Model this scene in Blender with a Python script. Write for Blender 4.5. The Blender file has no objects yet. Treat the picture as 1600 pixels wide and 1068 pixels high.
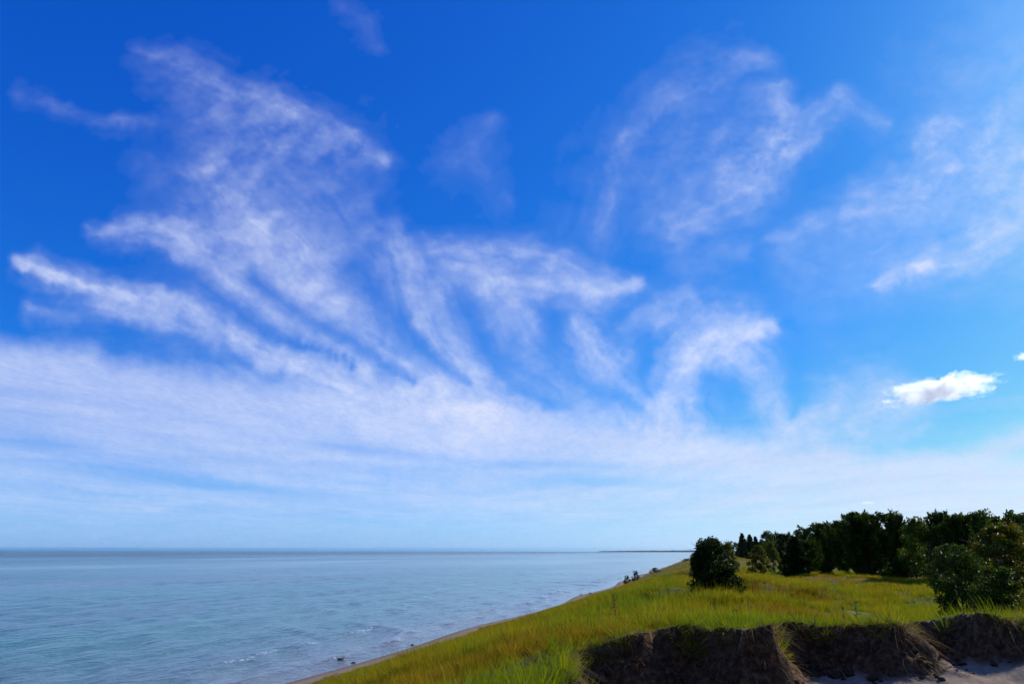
import bpy, math, random
import numpy as np
from mathutils import Vector, Matrix

R = math.radians
rng = np.random.default_rng(7)
random.seed(7)
scene = bpy.context.scene
COL = scene.collection

# ------------------------------------------------------------------ camera
EYE = 7.5
PITCH, ROLL = 17.0, 0.18
F = 24.0 / 36.0 * 1600.0
cam_d = bpy.data.cameras.new('camera'); cam = bpy.data.objects.new('camera', cam_d); COL.objects.link(cam)
cam_d.lens = 24.0; cam_d.sensor_width = 36.0; cam_d.clip_start = 0.1; cam_d.clip_end = 3000000.0
CAM_M = Matrix.Rotation(R(90 + PITCH), 4, 'X') @ Matrix.Rotation(R(ROLL), 4, 'Z')
cam.matrix_world = Matrix.Translation((0, 0, EYE)) @ CAM_M
scene.camera = cam

# ------------------------------------------------------------------ sky, sun, exposure
SUN_AZ, SUN_EL = 58.0, 31.0           # azimuth clockwise from +Y (the view direction)
world = bpy.data.worlds.new('World'); scene.world = world; world.use_nodes = True
wn = world.node_tree; wn.nodes.clear()
w_out = wn.nodes.new('ShaderNodeOutputWorld'); w_bg = wn.nodes.new('ShaderNodeBackground')
sky = wn.nodes.new('ShaderNodeTexSky'); sky.sky_type = 'NISHITA'; sky.sun_disc = False
sky.sun_elevation = R(SUN_EL); sky.sun_rotation = R(SUN_AZ)
sky.altitude = 0.0; sky.air_density = 0.7; sky.dust_density = 0.45; sky.ozone_density = 1.3
w_bg.inputs['Strength'].default_value = 0.085
# saturated colour response of the clear air: one gamma and gain per channel
w_sep = wn.nodes.new('ShaderNodeSeparateColor'); w_com = wn.nodes.new('ShaderNodeCombineColor')
wn.links.new(sky.outputs[0], w_sep.inputs[0])
for ch, (gam, gain) in enumerate(((1.8, 0.72), (1.02, 1.0), (0.5, 1.31))):
    last = w_sep.outputs[ch]
    for op, val in (('MULTIPLY', 0.085), ('POWER', gam), ('MULTIPLY', gain), ('MINIMUM', (0.9, 0.93, 0.97)[ch]), ('DIVIDE', 0.085)):
        nd = wn.nodes.new('ShaderNodeMath'); nd.operation = op; wn.links.new(last, nd.inputs[0]); nd.inputs[1].default_value = val; last = nd.outputs[0]
    wn.links.new(last, w_com.inputs[ch])
wn.links.new(w_com.outputs[0], w_bg.inputs['Color'])
wn.links.new(w_bg.outputs[0], w_out.inputs['Surface'])
SUN_DIR = Vector((math.sin(R(SUN_AZ)) * math.cos(R(SUN_EL)), math.cos(R(SUN_AZ)) * math.cos(R(SUN_EL)), math.sin(R(SUN_EL))))
sun_d = bpy.data.lights.new('sun', 'SUN'); sun_d.energy = 5.0; sun_d.angle = R(0.53); sun_d.color = (1.0, 0.94, 0.84)
sun = bpy.data.objects.new('sun', sun_d); COL.objects.link(sun)
sun.rotation_euler = SUN_DIR.to_track_quat('Z', 'Y').to_euler()
vs = scene.view_settings
vs.view_transform = 'Standard'; vs.look = 'None'; vs.exposure = 0.0; vs.gamma = 1.0; vs.use_curve_mapping = False
cy = scene.cycles
cy.max_bounces = 10; cy.diffuse_bounces = 3; cy.glossy_bounces = 3; cy.transmission_bounces = 3
cy.transparent_max_bounces = 12; cy.volume_bounces = 10; cy.use_denoising = True
cy.sample_clamp_indirect = 6.0; cy.caustics_reflective = False; cy.caustics_refractive = False

# ------------------------------------------------------------------ helpers
Mrot = np.array(CAM_M.to_3x3())
def pix_dir(px, py):
    px = np.asarray(px, float); py = np.asarray(py, float)
    v = np.stack([(px - 800) / F, (534 - py) / F, -np.ones_like(px * py)], -1)
    v = v @ Mrot.T
    return v / np.linalg.norm(v, axis=-1, keepdims=True)
def dir_pix(d):
    v = d @ Mrot
    z = np.where(-v[..., 2] > 1e-3, -v[..., 2], 1e-3)
    return 800 + v[..., 0] / z * F, 534 - v[..., 1] / z * F, -v[..., 2]

class Noise:                       # seamless 2-D gradient noise
    def __init__(self, seed, n=256):
        r = np.random.default_rng(seed); a = r.random((n, n)) * 2 * np.pi
        self.gx, self.gy, self.n = np.cos(a), np.sin(a), n
    def __call__(self, x, y):
        x = np.asarray(x, float); y = np.asarray(y, float)
        xi = np.floor(x).astype(int); yi = np.floor(y).astype(int); fx = x - xi; fy = y - yi
        n = self.n
        def g(ix, iy, dx, dy):
            return self.gx[ix % n, iy % n] * dx + self.gy[ix % n, iy % n] * dy
        u = fx * fx * fx * (fx * (fx * 6 - 15) + 10); v = fy * fy * fy * (fy * (fy * 6 - 15) + 10)
        a = g(xi, yi, fx, fy); b = g(xi + 1, yi, fx - 1, fy); c = g(xi, yi + 1, fx, fy - 1); d = g(xi + 1, yi + 1, fx - 1, fy - 1)
        return ((a * (1 - u) + b * u) * (1 - v) + (c * (1 - u) + d * u) * v) * 1.5
    def fbm(self, x, y, o=4, gain=0.5):
        s = 0; a = 1.0; t = 0
        for k in range(o):
            s = s + a * self(x * 2 ** k + 13.7 * k, y * 2 ** k + 7.3 * k); t += a; a *= gain
        return s / t * 1.3
N1, N2, N3 = Noise(1), Noise(2), Noise(3)
def sstep(a, b, x):
    t = np.clip((x - a) / (b - a), 0, 1); return t * t * (3 - 2 * t)

def mesh_obj(name, verts, faces, mat=None, parent=None, smooth=False, attrs=None):
    me = bpy.data.meshes.new(name)
    verts = np.asarray(verts, np.float32)
    me.vertices.add(len(verts)); me.vertices.foreach_set('co', verts.ravel())
    if isinstance(faces, np.ndarray):
        k = faces.shape[1]; n = len(faces)
        me.loops.add(n * k); me.loops.foreach_set('vertex_index', faces.astype(np.int32).ravel())
        me.polygons.add(n); me.polygons.foreach_set('loop_start', np.arange(0, n * k, k, dtype=np.int32))
    else:
        cnt = np.array([len(f) for f in faces], np.int32); n = len(faces)
        flat = np.concatenate([np.asarray(f, np.int32) for f in faces]) if n else np.zeros(0, np.int32)
        me.loops.add(len(flat)); me.loops.foreach_set('vertex_index', flat)
        me.polygons.add(n); me.polygons.foreach_set('loop_start', np.concatenate([[0], np.cumsum(cnt)[:-1]]).astype(np.int32) if n else cnt)
    if smooth and n: me.polygons.foreach_set('use_smooth', np.ones(n, bool))
    me.update(calc_edges=True)
    for an, av in (attrs or {}).items():
        at = me.attributes.new(an, 'FLOAT', 'POINT'); at.data.foreach_set('value', np.asarray(av, np.float32).ravel())
    if mat: me.materials.append(mat)
    o = bpy.data.objects.new(name, me); COL.objects.link(o)
    if parent: o.parent = parent
    return o
def empty(name, loc, rz=0.0):
    o = bpy.data.objects.new(name, None); COL.objects.link(o); o.location = loc; o.rotation_euler = (0, 0, rz); o.empty_display_size = 0.2
    return o
def tag(o, label=None, cat=None, group=None, kind=None):
    if label: o['label'] = label
    if cat: o['category'] = cat
    if group: o['group'] = group
    if kind: o['kind'] = kind
    return o
def grid_faces(nx, ny):
    i, j = np.meshgrid(np.arange(nx - 1), np.arange(ny - 1), indexing='ij')
    a = i * ny + j
    return np.stack([a, a + ny, a + ny + 1, a + 1], -1).reshape(-1, 4)

class NT:                           # small node helper
    def __init__(self, name):
        self.m = bpy.data.materials.new(name); self.m.use_nodes = True; self.t = self.m.node_tree; self.t.nodes.clear()
        self.out = self.n('OutputMaterial')
    def n(self, kind, **kw):
        nd = self.t.nodes.new('ShaderNode' + kind)
        for k, v in kw.items():
            if hasattr(nd, k) and k not in nd.inputs: setattr(nd, k, v)
            else: self.set(nd.inputs[k], v)
        return nd
    def set(self, sock, v):
        if isinstance(v, bpy.types.NodeSocket): self.t.links.new(v, sock)
        else: sock.default_value = v
    def math(self, op, a, b=0.0, clamp=False):
        nd = self.n('Math'); nd.operation = op; nd.use_clamp = clamp; self.set(nd.inputs[0], a); self.set(nd.inputs[1], b); return nd.outputs[0]
    def ramp(self, fac, stops):
        nd = self.n('ValToRGB'); self.set(nd.inputs[0], fac); e = nd.color_ramp.elements
        while len(e) < len(stops): e.new(0.5)
        for el, (p, c) in zip(e, stops): el.position = p; el.color = (*c, 1) if len(c) == 3 else c
        return nd.outputs[0]
    def mix(self, fac, a, b, blend='MIX'):
        nd = self.n('Mix'); nd.data_type = 'RGBA'; nd.blend_type = blend; self.set(nd.inputs[0], fac)
        for s, v in ((nd.inputs[6], a), (nd.inputs[7], b)):
            if isinstance(v, tuple): v = (*v, 1) if len(v) == 3 else v
            self.set(s, v)
        return nd.outputs[2]
    def noise(self, vec, scale, detail=4.0, rough=0.55, dist=0.0):
        nd = self.n('TexNoise'); self.set(nd.inputs['Vector'], vec); nd.inputs['Scale'].default_value = scale
        nd.inputs['Detail'].default_value = detail; nd.inputs['Roughness'].default_value = rough; nd.inputs['Distortion'].default_value = dist
        return nd.outputs[0]
    def attr(self, name):
        nd = self.n('Attribute'); nd.attribute_name = name; return nd.outputs['Fac']
    def pos(self): return self.n('NewGeometry').outputs['Position']
    def mapv(self, vec, scale=(1, 1, 1), rot=(0, 0, 0)):
        nd = self.n('Mapping'); self.set(nd.inputs['Vector'], vec); nd.inputs['Scale'].default_value = scale; nd.inputs['Rotation'].default_value = rot
        return nd.outputs[0]
    def bump(self, h, strength, dist):
        nd = self.n('Bump'); self.set(nd.inputs['Height'], h); self.set(nd.inputs['Strength'], strength); nd.inputs['Distance'].default_value = dist
        return nd.outputs[0]
    def surf(self, s): self.t.links.new(s, self.out.inputs['Surface']); return self.m

# ------------------------------------------------------------------ terrain functions
A = R(15.5); CA, SA = math.cos(A), math.sin(A)
T_K = [-400, 0, 39, 80, 137, 250, 400, 760, 3000, 9000]
S_K = [24.5, 25.0, 25.0, 23.0, 21.6, 22.6, 22.0, 22.7, 26.0, 40.0]
def shore_st(x, y):
    p = x * CA - y * SA; t = x * SA + y * CA
    d = p + np.interp(t, T_K, S_K) + 0.7 * np.sin(t / 9.0) * np.clip(t / 60, 0, 1) + 0.5 * N1(t / 23.0, t * 0 + 3.3)
    return d, t
EDGE = np.array([(-30, -20), (-9, -12), (-5.2, -4), (-4.6, 0), (-4.0, 3), (-3.0, 4.6), (-1.4, 5.2), (0.3, 5.6), (0.58, 6.4), (0.52, 7.2), (0.47, 7.95), (0.8, 8.75),
                 (1.5, 8.82), (2.0, 9.05), (2.3, 9.05), (2.42, 8.72), (2.65, 8.5), (2.95, 8.5), (3.15, 8.9), (3.25, 9.4), (3.45, 9.65), (3.9, 9.72), (4.35, 9.55), (4.48, 9.2), (4.68, 9.0), (4.92, 9.05), (5.06, 9.5), (5.15, 9.9),
                 (5.6, 10.2), (5.9, 9.9), (6.05, 9.45), (6.3, 9.25), (6.6, 9.3), (6.78, 9.75), (6.9, 10.2), (7.3, 10.5), (8.2, 10.4), (9.2, 11.2), (11, 10.6), (14, 7), (15, 0), (13, -10), (5, -22)], float)
def edge_sd(x, y):
    """signed distance to the blowout's rim, positive inside the bowl"""
    x = np.asarray(x, float); y = np.asarray(y, float)
    best = np.full(x.shape, 1e9); inside = np.zeros(x.shape, bool)
    n = len(EDGE)
    for i in range(n):
        a = EDGE[i]; b = EDGE[(i + 1) % n]; e = b - a
        u = np.clip(((x - a[0]) * e[0] + (y - a[1]) * e[1]) / (e @ e), 0, 1)
        best = np.minimum(best, np.hypot(x - a[0] - u * e[0], y - a[1] - u * e[1]))
        cr = (a[1] > y) != (b[1] > y)
        with np.errstate(divide='ignore', invalid='ignore'):
            xi = a[0] + (y - a[1]) / (e[1] if e[1] else 1e-9) * e[0]
        inside ^= cr & (x < xi)
    return np.where(inside, best, -best)
def top_h(x, y):
    d, t = shore_st(x, y)
    plat = np.interp(t, [-60, 0, 6, 10, 17, 24, 40, 65, 100, 300, 1500], [6.6, 6.5, 6.5, 6.5, 6.1, 5.78, 5.45, 5.2, 5.15, 5.0, 5.0])
    und = 0.50 * N1.fbm(x / 15, y / 11, 3) + 0.42 * (0.35 - np.abs(N2.fbm(x / 9.0 + 4.1, y / 5.5, 2))) + 0.12 * N2.fbm(x / 3.2, y / 2.6, 3)
    amp = sstep(8, 26, t) * sstep(10, 22, d)
    plat = plat + und * (0.25 + 1.35 * amp) + 0.18 * sstep(25, 27, x * 0 + d) * sstep(13, 9, t)
    plat = plat + 0.035 * np.clip(d - 48, 0, 300)
    ramp = np.where(d < 3.2, d * 0.12, 0.384 + 0.298 * (d - 3.2)) + 0.10 * N2.fbm(x / 2.6, y / 3.0, 3) * sstep(3.5, 8, d)
    plat = plat + 5.5 * sstep(-4, -22, t) * sstep(6, 24, d)  # unseen rise behind the camera, added to block sky light from the bowl
    k = 0.5
    h = np.clip(0.5 + 0.5 * (ramp - plat) / k, 0, 1)
    z = ramp * (1 - h) + plat * h - k * h * (1 - h)
    return np.where(d < 0, np.maximum(d * 0.10, -6), z), d, t
def ground(x, y):
    z, d, t = top_h(x, y)
    near = (np.abs(x) < 40) & (y < 30) & (y > -40)
    e = np.full(np.shape(z), -9.0)
    if np.any(near):
        xx = np.asarray(x, float); yy = np.asarray(y, float)
        e = np.where(near, edge_sd(np.where(near, xx, 99.), np.where(near, yy, 99.)), -9.0)
    wob = 0.13 * N3.fbm(x * 2.3, y * 2.3, 4) + 0.05 * N2.fbm(x * 6, y * 6, 2)
    ew = e + np.where(np.abs(e) < 1, wob, 0)
    flo = 5.82 + 0.33 * np.exp(-np.clip(e, 0, 9) / 0.55) + 0.07 * np.clip(x - 2.5, 0, 5) + 0.035 * N1.fbm(x * 1.3, y * 1.3, 3) - 0.16 * np.exp(-((x - 1.0) ** 2 + (y - 7.9) ** 2) / 0.5)
    prints = N2(x * 3.6 + 0.4 * N1(x * 2, y * 2), y * 4.6)
    flo = flo + 0.075 * np.clip(prints, -0.6, 0.9) * sstep(0.4, 1.2, e)
    k = np.clip(np.clip(ew / 0.30, 0, 1) ** 0.55 + 0.16 * N1.fbm(x * 6, y * 6, 3) * (np.abs(ew - 0.15) < 0.14), 0, 1)
    lip = (0.05 + 0.13 * N1.fbm(x * 0.75 + 3, y * 0.75, 3)) * np.exp(-(ew / 0.6) ** 2) * (1 - k)
    return np.where(e > -1.5, (z + lip) * (1 - k) + np.minimum(flo, z) * k, z), d, t, e
def gz(x, y): return float(ground(np.array([x], float), np.array([y], float))[0][0])

def axis(lo, f0, f1, hi, df, g):
    pts = list(np.arange(f0, f1 + 1e-6, df)); s = df
    while pts[-1] < hi: s *= g; pts.append(pts[-1] + s)
    s = df; left = []
    p = f0
    while p > lo: s *= g; p -= s; left.append(p)
    return np.array(left[::-1] + pts)
gx = axis(-300, -1.6, 8.6, 7000, 0.055, 1.07); gy = axis(-300, 6.2, 11.6, 9500, 0.04, 1.055)
XX, YY = np.meshgrid(gx, gy, indexing='ij')
ZZ, DD, TT, EE = ground(XX, YY)
# bare sand: beach, bowl, sandy rim at the right, scattered patches
patch = np.zeros_like(XX)
def sand_at(px, r, rad_x, rad_y, amp=1.0):
    global patch
    d = pix_dir(px, 900.0); az = math.atan2(d[0], d[1]); cx, cyy = r * math.sin(az), r * math.cos(az)
    patch = np.maximum(patch, amp * np.exp(-(((XX - cx) / rad_x) ** 2 + ((YY - cyy) / rad_y) ** 2) ** 2))
    SAND_SPOTS.append((cx, cyy, rad_x, rad_y, amp))
SAND_SPOTS = []
sand_at(1380, 17.5, 1.3, 0.55); sand_at(1440, 11.75, 0.8, 0.30); sand_at(1490, 12.05, 0.8, 0.35); sand_at(1560, 12.5, 0.8, 0.22, .9); sand_at(720, 22, 1.2, 0.8, .8); sand_at(650, 28, 1.6, .7, .7)
sand_at(1165, 52, 2.2, 0.9, .8); sand_at(1290, 33, 1.5, .7, .6); sand_at(770, 27, 1.8, .7, .6); sand_at(555, 36, 2.0, .9, .6); sand_at(800, 7.2, .35, .25, .9)
def spot_mask(x, y):
    m = np.zeros(np.shape(x))
    for cx, cyy, rx, ry, a in SAND_SPOTS:
        m = np.maximum(m, a * np.exp(-(((x - cx) / rx) ** 2 + ((y - cyy) / ry) ** 2) ** 2))
    return m
sandm = np.maximum(np.maximum(sstep(2.7, 1.6, DD + 0.7 * N2(XX / 1.5, YY / 1.5)), sstep(0.12, 0.25, EE)), patch)
soilm = sstep(-0.12, 0.02, EE) * sstep(0.55, 0.25, EE + 0.15 * N2(XX * 4, YY * 4))
g = NT('dune_ground')
P = g.pos()
n1 = g.noise(P, 0.35, 5); n2 = g.noise(P, 14.0, 6, 0.65); n3 = g.noise(P, 90.0, 3)
turf = g.ramp(n1, [(0.3, (0.060, 0.060, 0.005)), (0.5, (0.12, 0.11, 0.006)), (0.72, (0.155, 0.105, 0.012))])
turf = g.mix(g.math('MULTIPLY', n2, 0.5), turf, (0.05, 0.035, 0.015))
sandc = g.ramp(n2, [(0.3, (0.19, 0.135, 0.09)), (0.7, (0.32, 0.24, 0.17))])
wet = g.math('MULTIPLY', g.attr('wet'), 0.65)
sandc = g.mix(wet, sandc, (0.13, 0.085, 0.055))
soil = g.ramp(n2, [(0.3, (0.028, 0.013, 0.005)), (0.5, (0.085, 0.042, 0.016)), (0.72, (0.22, 0.125, 0.06))])
smask = g.math('ADD', g.attr('sand'), g.math('MULTIPLY', g.math('SUBTRACT', n2, 0.5), 0.7))
smask = g.ramp(smask, [(0.40, (0, 0, 0)), (0.6, (1, 1, 1))])
c = g.mix(smask, turf, sandc); c = g.mix(g.attr('soil'), c, soil)
n4 = g.noise(P, 5.0, 5, 0.6)
b = g.bump(g.math('ADD', g.math('MULTIPLY', n2, 0.5), g.math('ADD', g.math('MULTIPLY', n3, 0.2), g.math('MULTIPLY', g.math('MULTIPLY', n4, g.attr('soil')), 5.0))), 0.9, 0.04)
bs = g.n('BsdfPrincipled'); g.set(bs.inputs['Base Color'], c); bs.inputs['Roughness'].default_value = 0.95; bs.inputs['Specular IOR Level'].default_value = 0.15; g.set(bs.inputs['Normal'], b)
M_ground = g.surf(bs.outputs[0])
terr = mesh_obj('dune_ground', np.stack([XX, YY, ZZ], -1).reshape(-1, 3), grid_faces(len(gx), len(gy)), M_ground, smooth=True,
                attrs={'sand': sandm.ravel(), 'soil': soilm.ravel(), 'wet': sstep(0.9, 0.3, DD).ravel()})
tag(terr, 'grassy dune sloping down to the lake with a sandy blowout', 'dune', kind='structure')

# ------------------------------------------------------------------ water
az_in = np.radians(np.concatenate([np.arange(-180, -50, 4.0), np.arange(-50, 22, 0.22), np.arange(22, 181, 4.0)]))
rr = [3.0]
while rr[-1] < 11000: rr.append(rr[-1] * (1.06 if rr[-1] < 24 else 1.0055 if rr[-1] < 330 else 1.06))
rr = np.array(rr)
AZ, RRR = np.meshgrid(az_in, rr, indexing='ij')
WX, WY = RRR * np.sin(AZ), RRR * np.cos(AZ)
wd, wt = shore_st(WX, WY)
def waves(x, y):
    z = 0
    fine = (np.abs(np.degrees(AZ) + 14) < 37) & (RRR > 24) & (RRR < 330)
    for i in range(16):
        L = 0.9 * 1.17 ** i; ang = R(15.5 + 90 + rng.normal(0, 26)); kx, ky = math.sin(ang), math.cos(ang)
        amp = 0.0075 * L ** 0.95
        ph = (x * kx + y * ky) / L * 2 * np.pi + 2.2 * N1(x / (L * 5) + i, y / (L * 5)) + rng.random() * 6
        vis = sstep(2.5, 6, L / (RRR * 0.0055 + 1e-6))
        grp = np.clip(0.6 + 1.0 * N2(x / (L * 7) + 3 * i, y / (L * 4)), 0, 1.8)
        z = z + amp * np.sin(ph) * vis * grp
    return np.where(fine, z, 0)
WZ = waves(WX, WY) * sstep(0.5, -5, wd)
def breaker(off, t0, t1, hgt, w):
    o = off + 1.0 * N2(wt / 9.0, wt * 0 + off) + 0.5 * N1(wt / 3.0, wt * 0 + off * 2)
    env = sstep(t0, t0 + 6, wt) * sstep(t1, t1 - 8, wt) * np.clip(0.55 + 0.9 * N3(wt / 6.0, wt * 0 + off), 0.0, 1)
    q = (wd + o) / w
    return hgt * env * np.exp(-q * q) * (wd < 2), env * np.exp(-((q - 0.55) / 0.55) ** 2)
foam = np.zeros_like(WX)
for off, t0, t1, hg, w in ((3.2, 30, 66, .20, .42), (4.0, 58, 92, .18, .5), (2.2, 80, 150, .16, .5), (5.5, 90, 190, .18, .7), (3.0, 150, 330, .2, .9), (7.0, 180, 420, .2, 1.2), (9.5, 40, 75, .10, .7)):
    zz, ff = breaker(off, t0, t1, hg, w); WZ = WZ + zz; foam = np.maximum(foam, ff)
foam = np.maximum(foam, 0.62 * np.exp(-((wd + 0.25) / 0.3) ** 2))
w = NT('lake_water')
P = w.pos()
Pr = w.mapv(P, rot=(0, 0, R(15.5)))
shal = w.attr('shallow')
bars = w.noise(w.mapv(Pr, (0.02, 0.004, 1)), 1.0, 3)
deep = w.mix(w.ramp(bars, [(0.42, (0, 0, 0)), (0.62, (1, 1, 1))]), (0.004, 0.062, 0.092), (0.010, 0.145, 0.140))
col = w.mix(shal, deep, (0.15, 0.15, 0.145))
fn = w.noise(w.mapv(P, (1, 1, 1)), 3.5, 5, 0.7)
fmask = w.math('MULTIPLY', w.attr('foam'), w.ramp(fn, [(0.50, (0, 0, 0)), (0.60, (1, 1, 1))]))
fmask = w.ramp(fmask, [(0.40, (0, 0, 0)), (0.75, (0.8, 0.8, 0.8))])
col = w.mix(fmask, col, (0.8, 0.8, 0.8))
b1 = w.noise(w.mapv(Pr, (1.5, 0.55, 1)), 1.0, 3, 0.6, 0.3)
b2 = w.noise(w.mapv(Pr, (5.0, 2.2, 1)), 1.0, 3, 0.6)
b3 = w.noise(w.mapv(Pr, (0.16, 0.06, 1)), 1.0, 4, 0.6)
gust = w.ramp(w.noise(w.mapv(Pr, (0.010, 0.0025, 1)), 1.0, 4, 0.6), [(0.38, (0.28,) * 3), (0.60, (1, 1, 1))])
h = w.math('ADD', w.math('MULTIPLY', b1, 0.30), w.math('MULTIPLY', b2, 0.075)); h = w.math('ADD', h, w.math('MULTIPLY', b3, 0.9))
bn = w.bump(w.math('MULTIPLY', h, w.math('ADD', w.math('MULTIPLY', w.attr('offshore'), 3.2), 0.95)), w.math('MULTIPLY', gust, 1.0), 1.0)
bs = w.n('BsdfPrincipled'); w.set(bs.inputs['Base Color'], col); w.set(bs.inputs['Roughness'], w.math('ADD', w.math('MULTIPLY', fmask, 0.6), w.math('ADD', w.math('MULTIPLY', w.attr('offshore'), 0.15), 0.08)))
bs.inputs['IOR'].default_value = 1.333; w.set(bs.inputs['Normal'], bn)
M_water = w.surf(bs.outputs[0])
lake = mesh_obj('lake_water', np.stack([WX, WY, WZ], -1).reshape(-1, 3), grid_faces(len(az_in), len(rr)), M_water, smooth=True,
                attrs={'foam': foam.ravel(), 'offshore': sstep(-40, -900, wd).ravel(), 'shallow': (0.25 * sstep(-45, -6, wd) + 0.55 * sstep(-12, -0.5, wd)).ravel()})
tag(lake, 'wide rippled blue lake reaching to the horizon', 'lake', kind='structure')

# ------------------------------------------------------------------ cirrus: strokes defined by direction, laid on a sheet 6 km up
def catmull(pts, n=40):
    p = np.array(pts, float); p = np.vstack([2 * p[0] - p[1], p, 2 * p[-1] - p[-2]])
    out = []
    m = len(p) - 3
    for i in range(m):
        t = np.linspace(0, 1, n // m + 2, endpoint=(i == m - 1))[:, None]
        a, b_, c_, d_ = p[i:i + 4]
        out.append(0.5 * (2 * b_ + (c_ - a) * t + (2 * a - 5 * b_ + 4 * c_ - d_) * t ** 2 + (3 * b_ - a - 3 * c_ + d_) * t ** 3))
    return np.vstack(out)
# x, y, half-width at each knot; amplitude; (fibre strength)
STROKES = [
    (.58, [(25, 408, 10), (75, 420, 16), (150, 447, 19), (250, 470, 30), (350, 514, 34), (450, 558, 36), (600, 606, 44), (760, 650, 50)]),
    (.30, [(50, 475, 10), (120, 482, 16), (220, 490, 14), (330, 540, 10)]),
    (.50, [(140, 362, 8), (250, 362, 20), (320, 415, 24), (430, 480, 20), (510, 535, 16), (570, 575, 14)]),
    (.34, [(250, 352, 10), (330, 370, 26), (420, 420, 26), (480, 470, 20)]),
    (.42, [(330, 260, 24), (370, 330, 28), (430, 390, 32), (480, 470, 30), (560, 535, 26), (650, 590, 30), (740, 630, 40)]),
    (.24, [(215, 80, 14), (260, 95, 26), (340, 130, 30), (430, 170, 28), (520, 210, 26), (600, 245, 14)]),
    (.19, [(320, 140, 30), (420, 230, 80), (500, 300, 85), (540, 360, 50)]),
    (.13, [(300, 190, 30), (360, 270, 60), (440, 340, 80), (520, 420, 60), (580, 500, 50)]),
    (.30, [(400, 350, 16), (450, 380, 30), (490, 430, 34), (540, 490, 30)]),
    (.44, [(615, 372, 22), (640, 420, 42), (670, 490, 45), (725, 565, 40), (800, 632, 42)]),
    (.34, [(745, 405, 20), (790, 470, 34), (845, 545, 36), (915, 620, 40)]),
        (.36, [(680, 392, 14), (790, 382, 18), (870, 415, 22), (930, 445, 26), (985, 455, 12)]),
    (.34, [(720, 430, 18), (840, 452, 18), (920, 460, 18), (985, 452, 10)]),
    (.20, [(700, 420, 30), (800, 440, 40), (900, 440, 30)]),
    (.50, [(905, 508, 14), (925, 530, 24), (945, 570, 28), (1000, 625, 34)]),
    (.72, [(1205, 512, 10), (1150, 515, 26), (1095, 545, 36), (1060, 600, 40), (1050, 670, 50)]),
    (.46, [(1110, 520, 20), (1165, 560, 30), (1200, 610, 34), (1230, 670, 36)]),
    (.26, [(980, 520, 14), (1030, 490, 22), (1075, 462, 14)]),
    (.20, [(1205, 85, 14), (1150, 95, 20), (1085, 120, 24), (1010, 175, 22), (965, 250, 26), (935, 360, 30)]),
    (.10, [(1215, 130, 20), (1160, 160, 30), (1100, 210, 34), (1060, 290, 40)]),
    (.30, [(1215, 130, 14), (1225, 190, 24), (1205, 260, 30), (1160, 310, 34), (1070, 350, 36)]),
    (.26, [(1270, 205, 20), (1220, 230, 30), (1140, 260, 34)]),
    (.09, [(1080, 180, 50), (1060, 270, 90), (1040, 340, 60)]),
    (.28, [(1215, 215, 16), (1260, 175, 18), (1305, 148, 14)]),
    (.20, [(1300, 145, 10), (1330, 165, 15), (1375, 195, 11)]),
    (.38, [(1430, 218, 10), (1490, 196, 16), (1555, 180, 12)]),
    (.26, [(1350, 300, 20), (1470, 255, 46), (1600, 215, 60), (1750, 150, 70)]),
    (.20, [(1220, 375, 14), (1300, 345, 26), (1420, 315, 30), (1600, 270, 40), (1750, 220, 50)]),
    (.38, [(1440, 415, 16), (1530, 375, 40), (1620, 325, 50), (1760, 250, 60)]),
    (.34, [(1365, 448, 7), (1405, 430, 12), (1450, 415, 8)]),
    (.13, [(1230, 400, 40), (1320, 420, 60), (1420, 380, 50)]),
    (.10, [(1450, 120, 60), (1560, 100, 90), (1750, 60, 120)]),
    (.12, [(30, 145, 14), (80, 160, 13), (150, 182, 14), (245, 188, 9)]),
    (.09, [(530, 0, 18), (570, 25, 18), (600, 75, 10)]),
    (.09, [(690, 260, 26), (740, 215, 30), (775, 175, 12)]),
    (.09, [(735, 230, 26), (765, 280, 26), (790, 315, 16)]),
    (.10, [(210, 250, 20), (270, 290, 40), (340, 320, 40)]),
    (.12, [(1070, 420, 20), (1120, 400, 22), (1170, 395, 14)]),
    (.42, [(1270, 655, 24), (1310, 625, 40), (1370, 610, 34), (1440, 612, 18)]),
    (.34, [(1240, 665, 30), (1330, 655, 40), (1420, 650, 26)]),
    (.12, [(1180, 585, 6), (1250, 590, 8), (1300, 588, 5)]),
]
GAPS = [   # lanes of clear blue combed between the streaks
    (.75, [(110, 395, 20), (190, 412, 24), (270, 430, 20), (340, 465, 17), (430, 517, 14), (545, 570, 7)]),
    (.75, [(400, 430, 12), (445, 468, 16), (495, 508, 17), (560, 550, 15), (650, 594, 8)]),
    (.65, [(545, 420, 18), (590, 470, 20), (640, 520, 18), (685, 562, 13), (730, 590, 7)]),
    (.65, [(720, 470, 14), (760, 535, 18), (805, 592, 16), (860, 634, 9)]),
    (.6, [(60, 455, 8), (160, 500, 14), (280, 535, 16), (390, 562, 10)]),
    (.7, [(860, 500, 18), (870, 560, 20), (930, 605, 14), (1000, 632, 10)]),
    (.7, [(1100, 590, 12), (1130, 600, 16), (1160, 620, 12)]),
    (.7, [(1010, 540, 14), (1000, 585, 14), (1010, 610, 10)]),
    (.8, [(1240, 560, 20), (1250, 610, 18), (1240, 645, 12)]),
]
TOP_X = [-400, -100, 0, 130, 250, 340, 420, 520, 640, 840, 1000, 1230, 1330, 1420, 1500, 1600, 1800, 2100]
TOP_Y = [450, 492, 510, 528, 556, 572, 582, 590, 600, 634, 652, 676, 684, 698, 682, 660, 620, 600]
GX0, GY0, GS = -400.0, -400.0, 2.0
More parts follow.
